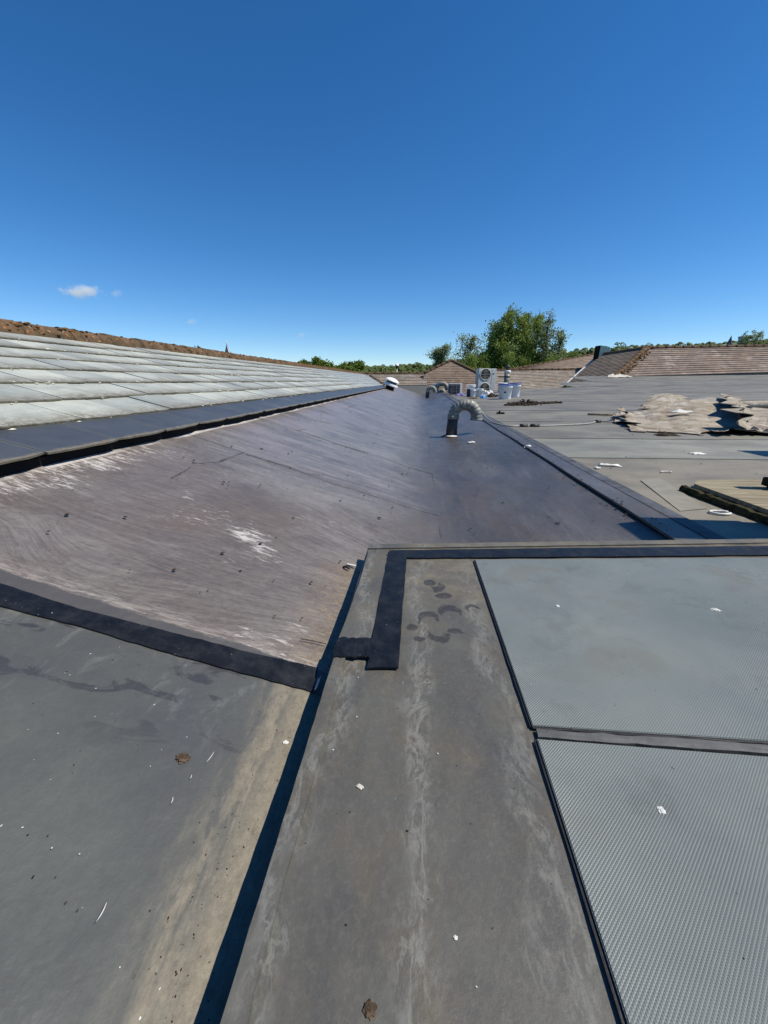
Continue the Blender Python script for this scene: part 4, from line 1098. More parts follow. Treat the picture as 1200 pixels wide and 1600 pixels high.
# rags and scraps near the buckets
def rag(name, px, py, wpx, dpx, hpx, mat, label, cat='rag', seed=0, fn=z_deck, rot=0.0, curl=0.0, n=14):
    b = at_s(px, py, fn); q = (b - CAM).dot(CF) / FPX
    wd, dp, ht = wpx * q, dpx, hpx * q
    V = []
    for j in range(n + 1):
        for i in range(n + 1):
            u, v = i / n - 0.5, j / n - 0.5
            x = wd * u * (1 + 0.35 * nz(v * 3, seed)); y = dp * v * (1 + 0.4 * nz(u * 3, seed + 5))
            xr, yr = x * math.cos(rot) - y * math.sin(rot), x * math.sin(rot) + y * math.cos(rot)
            z = ht * max(0, 0.45 + 1.1 * nz(u * 3.2 + seed, v * 3.2, seed)) * (1 - (2 * max(abs(u), abs(v))) ** 4 * 0.8)
            V.append((xr, yr, z + 0.006 + fn(b.x + xr, b.y + yr) - fn(b.x, b.y)))
    F = [(j * (n + 1) + i, j * (n + 1) + i + 1, (j + 1) * (n + 1) + i + 1, (j + 1) * (n + 1) + i) for j in range(n) for i in range(n)]
    o = obj(name, (V, [], F), mat, None, True); o.location = b
    md = o.modifiers.new('thick', 'SOLIDIFY'); md.thickness = 0.004
    return tag(o, label, cat)
rag('rag', 763, 617, 16, 0.5, 9, M['scrap'], 'crumpled white rag heap beside the tubs', seed=3)
rag('rag', 755, 622, 8, 0.35, 5, M['cloth_blue'], 'crumpled bright blue cloth on the deck', seed=9)
rag('felt_scrap', 769, 620, 15, 0.4, 6, M['dirt'], 'dark felt scraps beside the white rags', 'scrap', seed=12)
rag('felt_scrap', 739, 623, 13, 0.25, 2, M['leaf_dead'], 'flat brown scrap in front of the tubs', 'scrap', seed=17)
rag('plastic_sheet', 719, 618, 14, 0.5, 3.5, M['cloth_purple'], 'crumpled purple plastic left of the tubs', 'plastic', seed=21)
rag('rag', 708, 616, 9, 0.3, 4, M['scrap'], 'pale scrap in front of the small condenser', 'scrap', seed=23)
rag('felt_scrap', 700, 617, 8, 0.3, 4, M['pipe_dark'], 'dark scrap beside the far vent pipes', 'scrap', seed=25)

# long heap of dark dirt
b0, b1 = at_s(792, 634, z_deck), at_s(873, 630, z_deck)
pts = []
for _ in range(420):
    t = random.random(); w_ = 0.16 * (0.2 + math.sin(math.pi * min(1, t * 1.15 + 0.05)) ** 2 if t < 0.5 else 0.2)
    p = b0.lerp(b1, t); x, y = p.x + random.gauss(0, 0.05), p.y + random.gauss(0, w_)
    h = 0.10 * max(0, 1 - abs(t - 0.32) / 0.28) * max(0, 1 - abs(y - p.y) / 0.22) + 0.02
    pts.append((x, y, z_deck(x, y) + random.random() * h))
dh = crumbs('dirt_heap', pts, 0.015, 0.05, M['dirt'], None, 11, 0.8)
tag(dh, 'long low heap of dark dirt and felt crumbs behind the vent pipe', 'dirt heap')
bs = at_s(782, 647, z_deck); q = (bs - CAM).dot(CF) / FPX
bm = bmesh.new(); box(bm, (0, 0, 1.4 * q), (11 * q, 0.10, 2.6 * q), None, 0.006); box(bm, (-1.5 * q, 0.02, 3.6 * q), (2.5 * q, 0.03, 2.4 * q), None, 0.003)
o = obj('drain_block', bm, M['black']); o.location = bs; tag(o, 'small black block lying on the deck right of the vent pipe', 'block')

# cable from the pipe to the torn felt
cpts = [(749, 651), (760, 658), (775, 663.5), (795, 667.5), (812, 667.5), (826, 667), (850, 667), (890, 665.5), (920, 663.5), (934, 660), (955, 660.5), (972, 660)]
P3 = [at_s(x, y, z_roof) + Vector((0, 0, 0.014)) for x, y in cpts]
P3[0].z += 0.10; P3[1].z += 0.03
def smooth_path(P, n=6):
    out = []
    for i in range(len(P) - 1):
        p0, p1, p2, p3 = P[max(0, i - 1)], P[i], P[i + 1], P[min(len(P) - 1, i + 2)]
        for k in range(n):
            t = k / n; out.append(0.5 * ((2 * p1) + (p2 - p0) * t + (2 * p0 - 5 * p1 + 4 * p2 - p3) * t * t + (3 * p1 - p0 - 3 * p2 + p3) * t ** 3))
    return out + [P[-1]]
cb_ = empty('cable', P3[0], 0, 'pale grey cable running from the vent pipe to the torn felt', 'cable')
bm = bmesh.new(); tube(bm, [p - P3[0] for p in smooth_path(P3)], 0.0085, 8); obj('sheath', bm, M['cable'], cb_, True)
for x0, x1, yy in ((812, 824, 667.4), (829, 842, 667.2), (930, 938, 660.6)):
    bm = bmesh.new(); tube(bm, [at_s(x0, yy, z_deck) + Vector((0, 0, 0.016)) - P3[0], at_s(x1, yy, z_deck) + Vector((0, 0, 0.016)) - P3[0]], 0.022, 8); obj('joint', bm, M['pipe_dark'], cb_, True)
st = at_s(918, 649, z_deck); st2 = at_s(960, 650, z_deck)
bm = bmesh.new(); tube(bm, [(0, 0, 0.015), (st2.x - st.x, st2.y - st.y, 0.022)], [0.018, 0.014], 7); o = obj('batten_offcut', bm, M['wood'], None, True); o.location = st
tag(o, 'thin pale stick lying behind the cable beside the torn felt', 'stick')

# =================================================================== TORN FELT HEAP
m_felt = MT('torn_felt', 0.9, 0.2)
pf2 = m_felt.pos()
cfe = m_felt.ramp(m_felt.noise(pf2, 3.4, 6, 0.68, 0.4), [(0.28, (0.13, 0.102, 0.074)), (0.43, (0.26, 0.22, 0.165)), (0.56, (0.37, 0.335, 0.27)), (0.72, (0.46, 0.435, 0.37))])
cfe = m_felt.mix(m_felt.math('MULTIPLY', m_felt.step(m_felt.noise(pf2, 1.8, 4, 0.6), 0.50, 0.66), 0.55), cfe, (0.25, 0.24, 0.22))
cfe = m_felt.mix(m_felt.math('MULTIPLY', m_felt.step(m_felt.noise(pf2, 5.5, 7, 0.75), 0.47, 0.62), 0.7), cfe, (0.155, 0.115, 0.08))
cfe = speckle(m_felt, pf2, cfe, 0.72, 40, (0.05, 0.04, 0.03), 0.7)
m_felt.done(cfe, None, m_felt.bump(m_felt.noise(pf2, 60, 6, 0.75), 0.6, 0.012))
m_under = simple('felt_underside', (0.022, 0.022, 0.026), 0.85, 0.2, 0.3, 14, 0.4, obj_space=False)
def felt(name, corners, hfun, label, nu=34, nv=22, rag_=0.05, seed=0, th=0.012):
    A, B, C_, D2 = [at_s(x, y, z_deck) for x, y in corners]         # near-left, near-right, far-right, far-left
    org = (A + B + C_ + D2) / 4
    V = []
    for j in range(nv + 1):
        for i in range(nu + 1):
            u, v = i / nu, j / nv
            p = A.lerp(B, u).lerp(D2.lerp(C_, u), v)
            e = 1 - min(1, 6 * min(u, v, 1 - u, 1 - v))
            x = p.x + rag_ * e * nz(u * 9, v * 9, seed) * 2; y = p.y + rag_ * e * nz(v * 9, u * 9, seed + 4) * 3
            dx, dy, dz = hfun(u, v)
            V.append((x + dx - org.x, y + dy - org.y, z_deck(x + dx, y + dy) + 0.012 + dz - org.z))
    F = [(j * (nu + 1) + i, j * (nu + 1) + i + 1, (j + 1) * (nu + 1) + i + 1, (j + 1) * (nu + 1) + i) for j in range(nv) for i in range(nu)]
    o = obj(name, (V, [], F), m_felt.m, None, False); o.location = org
    o.data.materials.append(m_under)
    md = o.modifiers.new('thick', 'SOLIDIFY'); md.thickness = th; md.offset = -1; md.material_offset = 1; md.material_offset_rim = 0
    return tag(o, label, 'roofing felt', 'torn roofing felt on the deck')
def crease(x, y, k): return abs(nz(x, y, k)) * 2 - 0.35
def hf1(u, v):                                                       # lies on the deck in front, rises to a ragged back edge
    back = 0.06 + 0.18 * sstep(0.05, 0.62, u) + 0.10 * sstep(0.10, 0.0, u)
    h = back * v ** 1.25 + (0.030 * crease(u * 2.6 + 0.3, v * 2.2, 2) + 0.014 * crease(u * 6, v * 5, 5)) * (0.35 + v)
    h += 0.045 * sstep(0.12, 0.0, v) * sstep(0.45, 0.8, u)           # front edge lifts at the right
    return (0.05 * nz(v * 5, u * 2, 3), 0.0, max(0.0, h) + 0.006)
felt('roofing_felt', [(988, 676), (1182, 683), (1150, 645), (966, 655)], hf1, 'large torn buckled sheet of pale felt, spread in the middle of the heap', 30, 14, 0.10, 1, 0.006)
def hf4(u, v):
    return (0, 0, 0.012 + 0.05 * sstep(0.2, 1, v) * (0.4 + u) + 0.03 * crease(u * 4, v * 3, 11))
felt('roofing_felt', [(962, 663), (1062, 664), (1050, 655), (958, 650)], hf4, 'narrow grey torn strip of felt at the left front of the heap', 20, 7, 0.07, 14, 0.006)
def hf2(u, v):                                                       # right sheet: left edge peeled up and rolled over
    c = sstep(0.42, 0.0, u)
    a = c * 2.5
    return (0.13 * math.sin(a) * c - 0.03 * c, 0.05 * c * nz(v * 3, 4), 0.015 + 0.25 * (1 - math.cos(a)) / 1.8 * c * (0.75 + 0.35 * v) + 0.03 * crease(u * 4, v * 3, 8) + 0.02)
felt('roofing_felt', [(1132, 680), (1250, 684), (1290, 640), (1112, 644)], hf2, 'felt sheet at right of the heap with its left edge peeled up, black below', 34, 14, 0.09, 6, 0.007)
def hf3(u, v):
    a = v * 2.7
    return (0.06 * v, -0.10 * math.sin(a) * v, 0.015 + 0.095 * (1 - math.cos(a)) * (0.55 + 0.6 * math.sin(0.4 + u * 2.4)) + 0.015 * crease(u * 4, v * 4, 3))
felt('roofing_felt', [(1001, 641), (1060, 642), (1062, 633), (1004, 632)], hf3, 'small grey flap of felt curling up behind the heap', 26, 20, 0.05, 9, 0.006)
r0, r1 = at_s(1128, 640, z_deck), at_s(1300, 637, z_deck)
bm = bmesh.new(); pts = [r0.lerp(r1, k / 14) - r0 + Vector((0, 0, 0.075 + 0.012 * nz(k, 2))) for k in range(15)]
tube(bm, pts, [0.072 + 0.010 * nz(k * 0.8, 5) for k in range(15)], 14, cap=False)
pts2 = [p + Vector((0, 0, 0.0)) for p in pts]; tube(bm, pts2, 0.05, 12, cap=False)
o = obj('felt_roll', bm, m_felt.m, None, True); o.location = r0; tag(o, 'rolled up felt lying behind the peeled sheet at the right edge', 'felt roll')
def scr(name, px, py, wpx, dep, hpx, label, seed, fn=z_deck, lift=0.0):
    o = rag(name, px, py, wpx, dep, hpx, M['scrap'], label, 'scrap', seed, fn, random.uniform(-0.4, 0.4), n=8); o.location.z += lift; return o
fz = lambda x, y: z_deck(x, y) + 0.14
scr('plastic_scrap', 1095, 634, 17, 0.16, 5, 'white crumpled scrap lying high on the torn felt', 31, fz, 0.03)
scr('plastic_scrap', 1064, 649, 30, 0.10, 5, 'long white scrap across the middle of the torn felt', 33, lambda x, y: z_deck(x, y) + 0.10, 0.03)
rag('felt_scrap', 1040, 681, 30, 0.12, 5, M['dirt'], 'dark crumbled felt at the front edge of the heap', 'scrap', 35)
rag('felt_scrap', 1180, 676, 22, 0.14, 9, M['dirt'], 'dark crumbled felt under the peeled sheet', 'scrap', 37)

# =================================================================== BOARD WITH MOSSY BATTEN
bl_, br_ = at_s(1066, 768, z_deck), at_s(1215, 826, z_deck)
bd = empty('plywood_panel', bl_, 0, 'weathered plywood panel with dark mossy batten along its near edge', 'panel')
Lr = lambda p: p - bl_
bm = bmesh.new(); n = 26; rings = []
dirb = (br_ - bl_); nb = Vector((-dirb.y, dirb.x, 0)).normalized()
for k in range(n + 1):
    p = bl_.lerp(br_ + dirb * 0.35, k / n) - bl_
    w_, h = 0.018 + 0.005 * nz(k * 0.7, 3), 0.030 + 0.008 * nz(k * 0.9, 6)
    rings.append([bm.verts.new(p + nb * (s * w_) + Vector((0, 0, z + 0.004 * nz(k * 2, z * 50)))) for s, z in ((-1, 0.0), (-1.05, h * 0.6), (-0.6, h), (0.6, h * 1.02), (1.05, h * 0.6), (1, 0.0))])
for a, b in zip(rings, rings[1:]):
    for k in range(5): bm.faces.new((a[k], a[k + 1], b[k + 1], b[k]))
bm.faces.new(rings[0]); bm.faces.new(rings[-1][::-1])
bmesh.ops.recalc_face_normals(bm, faces=bm.faces)
obj('mossy_batten', bm, M['moss'], bd)
m_ply = MT('plywood', 0.75, 0.25)
pp = m_ply.pos()
cpl = m_ply.ramp(m_ply.noise(m_ply.mapping(pp, (3, 40, 3)), 1, 6, 0.7, 0.5), [(0.3, (0.13, 0.105, 0.065)), (0.5, (0.235, 0.20, 0.13)), (0.75, (0.34, 0.30, 0.205))])
cpl = m_ply.mix(m_ply.math('MULTIPLY', m_ply.step(m_ply.noise(pp, 12, 5, 0.7), 0.5, 0.7), 0.6), cpl, (0.15, 0.14, 0.105))
m_ply.done(cpl, None, m_ply.bump(m_ply.noise(m_ply.mapping(pp, (6, 80, 6)), 1, 5, 0.7), 0.3, 0.004))
c1, c2 = at_s(1082, 766, z_deck), at_s(1215, 816, z_deck)
c3, c4 = at_s(1290, 806, z_deck), at_s(1300, 757, z_deck); c5 = at_s(1088, 760, z_deck)
up = Vector((0, 0, 0.034))
obj('board', slab([tuple(Lr(p) + up) for p in (c1, c2, c3, c4, c5)], 0.018), m_ply.m, bd)
# post at the frame edge
pp0 = at_s(1207, 775, z_deck)
bm = bmesh.new(); box(bm, (0, 0, 0.10), (0.045, 0.045, 0.20), Matrix.Rotation(0.2, 3, 'Z'), 0.004); box(bm, (0.02, 0, 0.03), (0.12, 0.07, 0.04), None, 0.004)
o = obj('timber_stub', bm, M['moss']); o.location = pp0 + Vector((0, 0, 0.035)); tag(o, 'dark timber stub standing on the plywood at the right edge', 'timber')
# two unseen blocks right of view, shaped to cast the shadows on the deck
def stack(x0, y0, wx, wy, zt, label):
    g = empty('shadow_block', (x0 + wx / 2, y0 + wy / 2, -0.05), 0, label, 'shadow block')
    bm = bmesh.new(); box(bm, (0, 0, zt / 2), (wx, wy, zt), None, 0.008); obj('block_body', bm, M['trim'], g)
    bm = bmesh.new(); box(bm, (0, 0, zt + 0.012), (wx + 0.02, wy + 0.02, 0.024), None, 0.005); obj('block_top', bm, M['galv'], g)
stack(1.50, 1.29, 0.40, 0.20, 0.95, 'unseen grey block beside the far end of the rooflight, shaped to cast a deck shadow')
stack(2.90, 3.02, 0.30, 0.26, 0.58, 'unseen low grey block on the deck behind the plywood, shaped to cast a shadow')

# white scraps and rings lying on the deck
def ring_scrap(px, py, wpx, dep, label, a0=0.3, a1=6.0):
    b = at_s(px, py, z_deck); q = (b - CAM).dot(CF) / FPX; rx = wpx * q / 2
    bm = bmesh.new(); n = 22
    tube(bm, [(rx * math.cos(a0 + (a1 - a0) * k / n), dep / 2 * math.sin(a0 + (a1 - a0) * k / n), 0.009 + 0.003 * nz(k, px)) for k in range(n + 1)], [0.005 + 0.0025 * nz(k * 0.6, px) for k in range(n + 1)], 6)
    o = obj('plastic_scrap', bm, M['scrap'], None, True); o.location = b; return tag(o, label, 'scrap')
ring_scrap(1124, 804, 28, 0.045, 'thin white plastic ring in front of the mossy batten')
ring_scrap(1041, 740, 17, 0.03, 'small white curved sliver on the deck left of the plywood', 0.3, 2.8)
scr('plastic_scrap', 952, 728, 30, 0.05, 2.5, 'flat white scrap on the deck beside the valley tape', 41)
scr('plastic_scrap', 1089, 710, 22, 0.05, 2.5, 'thin white scrap on the seam in front of the torn felt', 43)
scr('plastic_scrap', 933, 783 - 50, 8, 0.03, 4, 'tiny dark-edged chip beside the flat white scrap', 45)
scr('plastic_scrap', 824, 698, 11, 0.06, 2, 'white chip on the valley floor by the lip', 47, z_roof)
scr('plastic_scrap', 736, 692, 10, 0.06, 2, 'white chip on the valley floor right of the vent pipe', 49, z_roof)
for px, py, a, lab in ((541, 886, 0, 'short white strip of tape by the end of the kerb shadow'),):
    b = at_s(px + 8, py, z_slope); bm = bmesh.new(); box(bm, (0, 0, 0.007), (0.030, 0.007, 0.003), Matrix.Rotation(-0.35, 3, 'Z')); o = obj('tape_scrap', bm, M['scrap']); o.location = b; tag(o, lab, 'scrap')
b = at_s(541, 890, z_slope); bm = bmesh.new(); tube(bm, [(-0.010, 0.006, 0.006), (0, 0, 0.010), (0.012, -0.006, 0.006)], [0.003, 0.004, 0.003], 6); o = obj('twig', bm, M['dirt']); o.location = b; tag(o, 'short dark twig next to the white strip of tape', 'twig')
# foreground bits
def bit(name, px, py, fn, size, mat, label, cat, seed, el=1.0, flat=0.35, rot=0.0):
    b = at_s(px, py, fn); rnd = random.Random(seed)
    bm = bmesh.new(); bmesh.ops.create_icosphere(bm, subdivisions=3, radius=1.0)
    for v in bm.verts:
        s = 1 + 0.6 * nz(v.co.x * 1.9 + seed, v.co.y * 1.9, v.co.z * 1.9) + 0.35 * nz(v.co.x * 5 + seed, v.co.y * 5, v.co.z * 5)
        v.co = Vector((v.co.x * size * el * s, v.co.y * size * s, max(-0.1, v.co.z) * size * flat * s))
    o = obj(name, bm, mat, None, False); o.location = b; o.rotation_euler = (0, R_(17) if fn is z_slope else 0, rot); return tag(o, label, cat)
zkf = lambda x, y: 0.0
bit('dead_leaf', 285, 1185, z_slope, 0.0068, M['leaf_dead'], 'curled brown dead leaf on the smooth grey membrane', 'leaf', 3, 1.4, 0.5, 0.3)
bit('dirt_clump', 578, 1577, zkf, 0.0048, M['leaf_dead'], 'crumbled brown clump on the near end of the kerb', 'dirt', 5, 1.1, 0.4)
bit('pebble', 446, 1160, z_slope, 0.003, M['scrap'], 'small pale pebble in the dirt beside the kerb', 'pebble', 7, 1.3, 0.6, 0.5)
bit('paint_chip', 712, 1465, zkf, 0.0016, M['scrap'], 'single white chip on the kerb right of centre', 'chip', 9, 1.2, 0.5)
bit('paint_chip', 563, 1229, zkf, 0.0028, M['mortar'], 'pale elongated chip on the kerb left of centre', 'chip', 10, 1.6, 0.4, -0.4)
bit('paint_chip', 1033, 1266, lambda x, y: 0.0067, 0.0042, M['scrap'], 'white flake on the near glass pane', 'chip', 11, 1.0, 0.4, 0.6)
bit('paint_chip', 1118, 953, lambda x, y: 0.0067, 0.0052, M['scrap'], 'white curled flake on the far glass pane', 'chip', 12, 1.7, 0.5, -0.3)
bit('paint_chip', 871, 947, lambda x, y: 0.0067, 0.0036, M['scrap'], 'small pale flake near the left edge of the far pane', 'chip', 13, 1.3, 0.5)
for k, (x0, y0, x1, y1, w0) in enumerate(((335, 1177, 322, 1193, 2.2), (300, 1213, 296, 1219, 2), (271, 1248, 266, 1258, 2.2), (168, 1413, 150, 1443, 2.4))):
    a, b = at_s(x0, y0, z_slope), at_s(x1, y1, z_slope); d = b - a
    bm = bmesh.new(); w_ = w0 * 0.00025; nn = Vector((-d.y, d.x, 0)).normalized()
    for i in range(6): pass
    V = []
    for i in range(7):
        t = i / 6; c = a.lerp(b, t) - a + Vector((0, 0, 0.0042 - 0.004)) + Vector((0, 0, 0.003)) + nn * (0.0015 * math.sin(t * 2.4)); ww = w_ * math.sin(math.pi * (0.12 + 0.8 * t))
        V.append((bm.verts.new(c + nn * ww), bm.verts.new(c - nn * ww)))
    for i in range(6): bm.faces.new((V[i][0], V[i][1], V[i + 1][1], V[i + 1][0]))
    bmesh.ops.recalc_face_normals(bm, faces=bm.faces)
    if sum(f.normal.z for f in bm.faces) < 0: bmesh.ops.reverse_faces(bm, faces=bm.faces)
    o = obj('scratch', bm, M['scrap'], slope_root); o.location = a
# grit scattered about: nobody could count it
pts, pts2 = [], []
for _ in range(90):
    x, y = random.uniform(-0.85, -0.2), random.uniform(0.12, 0.57); pts.append((x, y, z_slope(x, y) - 0.002))
for _ in range(160):
    x, y = random.gauss(-0.215, 0.022), random.uniform(0.12, 0.56); pts.append((x, y, z_slope(x, y) - 0.002))
for _ in range(50):
    x, y = random.uniform(-0.13, 0.17), random.uniform(0.15, 1.05); pts.append((x, y, 0.0))
for _ in range(130):
    x, y = random.uniform(0.2, 1.2), random.uniform(0.2, 1.1); pts.append((x, y, Pz))
crumbs('roof_grit', pts, 0.0004, 0.0013, M['dirt'], None, 21)['label'] = 'fine dark grit scattered over the near roof'
pts = []
for _ in range(70):
    x, y = random.uniform(-0.85, -0.2), random.uniform(0.12, 0.57); pts.append((x, y, z_slope(x, y) - 0.002))
for _ in range(45):
    x, y = random.uniform(-0.12, 1.1), random.uniform(0.15, 1.05); pts.append((x, y, 0.0 if x < 0.17 else Pz))
for _ in range(60):
    x, y = random.uniform(-1.0, 0.9), random.uniform(0.7, 5); pts.append((x, y, z_roof(x, y) + 0.005))
crumbs('pale_grit', pts, 0.0004, 0.0012, M['scrap'], None, 22)['label'] = 'fine pale grit scattered over the near roof'
pts = []
for _ in range(240):
    x, y = random.uniform(-1.05, 0.9), 0.75 + 9 * random.random() ** 1.6; pts.append((x, y, z_roof(x, y) + 0.007))
for _ in range(260):
    x, y = random.uniform(1.1, 7), 1.5 + 12 * random.random() ** 1.5; pts.append((x, y, z_deck(x, y) + 0.006))
for _ in range(90):
    y = 1.4 + 3.5 * random.random(); pts.append((random.gauss(XLIP - 0.01, 0.02), y, z_deck(XLIP, y) + 0.012))
crumbs('roof_litter', pts, 0.002, 0.008, M['dirt'], None, 23)['label'] = 'dark crumbs of moss and felt scattered across the roof'
# black lap cracks on the slope: lifted felt slivers
for k, (pp_) in enumerate([[(268, 750), (283, 742), (298, 733)], [(300, 727), (340, 724), (383, 708)], [(383, 712), (420, 723), (455, 733)], [(488, 742), (506, 746)], [(464, 674), (478, 672)], [(470, 679), (500, 690), (530, 697), (570, 708)], [(540, 640), (556, 632)], [(490, 658), (520, 664)], [(470, 1003), (488, 1006), (510, 1011)]]):
    P = [at_s(x, y, z_slope) + Vector((0, 0, 0.008)) for x, y in pp_]; a = P[0]
    bm = bmesh.new(); S_ = smooth_path([p - a for p in P], 6)
    tube(bm, [q + Vector((0.006 * nz(i, k), 0.006 * nz(i, k + 9), 0)) for i, q in enumerate(S_)], [0.0008 + 0.0028 * max(0, nz(i * 0.8, k + 3)) for i in range(len(S_))], 5)
    o = obj('lap_sliver', bm, M['dirt'], slope_root); o.location = a

# green cowl on the far roof and the things on the skyline
gv = at_y(936, 562, 31.0); q = 31 / 650
gc_ = empty('roof_vent', gv, 0.25, 'dark green hooded vent on the roof where two tiled slopes meet', 'vent')
bm = bmesh.new(); vv = [bm.verts.new(p) for p in ((-6 * q, -6 * q, 0), (-6 * q, 6 * q, 0), (-5 * q, 6 * q, 19 * q), (-5 * q, -6 * q, 19 * q), (14 * q, -6 * q, 3 * q), (14 * q, 6 * q, 3 * q), (10 * q, 6 * q, 17 * q), (10 * q, -6 * q, 17 * q))]
for f in ((3, 7, 6, 2), (0, 4, 7, 3), (1, 2, 6, 5), (4, 5, 6, 7)): bm.faces.new([vv[i] for i in f])
bmesh.ops.recalc_face_normals(bm, faces=bm.faces); obj('hood', bm, M['teal'], gc_)
bm = bmesh.new(); box(bm, (-5 * q, 0, 9 * q), (1.5 * q, 11 * q, 17 * q)); obj('mouth', bm, M['black'], gc_)
bm = bmesh.new(); box(bm, (3 * q, 0, -4 * q), (9 * q, 8 * q, 10 * q)); obj('stack', bm, M['teal'], gc_)

def spire(px, ytop, ybase, Y, wpx, label, white=True):
    t = at_y(px, ytop, Y); b = at_y(px, ybase, Y); q = Y / 650
    g = empty('church_spire', (t.x, Y, -4.2), 0, label, 'spire')
    bm = bmesh.new(); r = wpx * q / 2; zb = b.z + 4.2; zt = t.z + 4.2
    lathe(bm, [(r * 1.15, zb - 0.6), (r, zb), (r * 0.5, zb + (zt - zb) * 0.5), (0.02, zt)], 8); obj('steeple', bm, M['lead_roof'], g)
    bm = bmesh.new(); box(bm, (0, 0, zb / 2), (r * 1.6, r * 1.6, zb)); obj('tower', bm, M['stone'], g)
    if white:
        bm = bmesh.new(); tube(bm, [(r * 0.10, -r * 0.2, zt - 0.6), (r * 0.55, -r * 0.4, zb + (zt - zb) * 0.35), (r * 1.0, -r * 0.5, zb)], [0.05, r * 0.16, r * 0.2], 6); obj('hip_flashing', bm, M['white'], g)
        bm = bmesh.new(); tube(bm, [(0, 0, zt - 0.2), (0, 0, zt + 0.9)], 0.12, 6); bmesh.ops.create_icosphere(bm, subdivisions=1, radius=0.28, matrix=Matrix.Translation((0, 0, zt + 0.4))); obj('finial', bm, M['white'], g)
    return g
spire(354, 537, 556, 150, 12, 'dark church spire with white edge rising behind the slate ridge')
spire(1143, 524, 536, 220, 6, 'tiny dark spire on the wooded skyline at far right', False)
tb = at_y(1159, 538, 220)
bm = bmesh.new(); box(bm, (0, 0, 8), (2.6, 2.6, 16)); box(bm, (0, 0, 16.3), (3.0, 3.0, 0.8)); o = obj('stone_tower', bm, M['stone']); o.location = (tb.x, 220, at_y(1159, 525.5, 220).z - 16.7); tag(o, 'pale square tower on the wooded skyline at far right', 'tower')

# =================================================================== TREES
def mat_leaf(name, c1, c2, tr=0.38):
    m = MT(name, 0.6, 0.3)
    p = m.pos()
    n1 = m.noise(p, 0.55, 4, 0.7); wn_ = m.n('ShaderNodeTexWhiteNoise', noise_dimensions='3D')
    m.put(wn_.inputs['Vector'], m.vmath('FLOOR', m.vmath('MULTIPLY', p, (2.5, 2.5, 2.5))))
    f = m.math('ADD', m.math('MULTIPLY', m.step(n1, 0.3, 0.7), 0.55), m.math('MULTIPLY', wn_.outputs['Value'], 0.45))
    col = m.mix(f, c1, c2)
    m.put(m.b.inputs['Base Color'], col)
    t = m.n('ShaderNodeBsdfTranslucent'); m.put(t.inputs['Color'], m.mix(0.5, col, (0.18, 0.22, 0.03)))
    mx = m.n('ShaderNodeMixShader'); mx.inputs[0].default_value = tr
    m.t.links.new(m.b.outputs[0], mx.inputs[1]); m.t.links.new(t.outputs[0], mx.inputs[2])
    m.t.links.new(mx.outputs[0], m.t.nodes['Material Output'].inputs['Surface'])
    return m.m
ML = [mat_leaf('leaves_olive', (0.125, 0.185, 0.038), (0.28, 0.37, 0.09)), mat_leaf('leaves_grey', (0.16, 0.20, 0.09), (0.33, 0.37, 0.19)),
      mat_leaf('leaves_fresh', (0.070, 0.115, 0.018), (0.165, 0.24, 0.042)), mat_leaf('leaves_dark', (0.022, 0.040, 0.012), (0.055, 0.085, 0.025))]
def leaf_quads(V, F, c, sp, n, s, rnd):
    for _ in range(n):
        p = Vector((c[0] + rnd.gauss(0, sp), c[1] + rnd.gauss(0, sp), c[2] + rnd.gauss(0, sp * 0.8)))
        a = Vector((rnd.gauss(0, 1), rnd.gauss(0, 1), rnd.gauss(0, 1))).normalized(); b = a.cross(Vector((rnd.gauss(0, 1), rnd.gauss(0, 1), rnd.gauss(0, 1)))).normalized()
        k = s * rnd.uniform(0.6, 1.4); b0 = len(V)
        V += [tuple(p + a * k), tuple(p + b * k * 0.6), tuple(p - a * k), tuple(p - b * k * 0.6)]; F.append((b0, b0 + 1, b0 + 2, b0 + 3))
def tree(px, ytop, Y, spread, mat, label, seed, zg=-4.2, dens=1.0, up=0.75, leaf=0.16, low=0.25, limbs=16, group='trees beyond the roofs', name='tree'):
    rnd = random.Random(seed); top = at_y(px, ytop, Y); H = top.z - zg
    g = empty(name, (top.x, Y, zg), 0, label, 'tree', group)
    bm = bmesh.new(); V, F = [], []
    tr = [Vector((0.15 * H * 0.06 * nz(k * 0.5, seed), 0.1 * nz(k * 0.5, seed + 2), H * 0.93 * k / 8)) for k in range(9)]
    tube(bm, tr, [H * 0.018 * (1 - 0.9 * k / 8) + 0.02 for k in range(9)], 7)
    for i in range(limbs):
        t = low + (0.95 - low) * (i + rnd.random()) / limbs
        k = t * 8 * 0.93; b = tr[min(8, int(k))].lerp(tr[min(8, int(k) + 1)], k - int(k))
        ang = rnd.uniform(0, 6.283); ln = spread * (0.45 + 0.75 * math.sin(math.pi * min(1, 0.18 + 0.78 * (1 - t)))) * rnd.uniform(0.7, 1.15)
        d = Vector((math.cos(ang), math.sin(ang), up * rnd.uniform(0.7, 1.6)))
        P = [b]; 
        for s in range(5): P.append(P[-1] + (d + Vector((rnd.gauss(0, .25), rnd.gauss(0, .25), rnd.gauss(0.08, .2)))).normalized() * ln / 5)
        tube(bm, P, [H * 0.006 * (1 - 0.8 * s / 5) + 0.012 for s in range(6)], 5)
        for s in range(2, 6):
            for _ in range(3):
                dd = Vector((rnd.gauss(0, 1), rnd.gauss(0, 1), rnd.gauss(0.3, .8))).normalized() * ln * rnd.uniform(0.12, 0.34)
                e = P[s] + dd
                tube(bm, [P[s], P[s] + dd * 0.5 + Vector((0, 0, 0.05)), e], [0.022, 0.016, 0.008], 3, False)
                if rnd.random() < 0.9: leaf_quads(V, F, e, ln * 0.13, int(30 * dens * rnd.uniform(0.4, 1.5)), leaf, rnd)
    obj('trunk', bm, M['bark'], g); obj('crown', (V, [], F), mat, g)
    return g
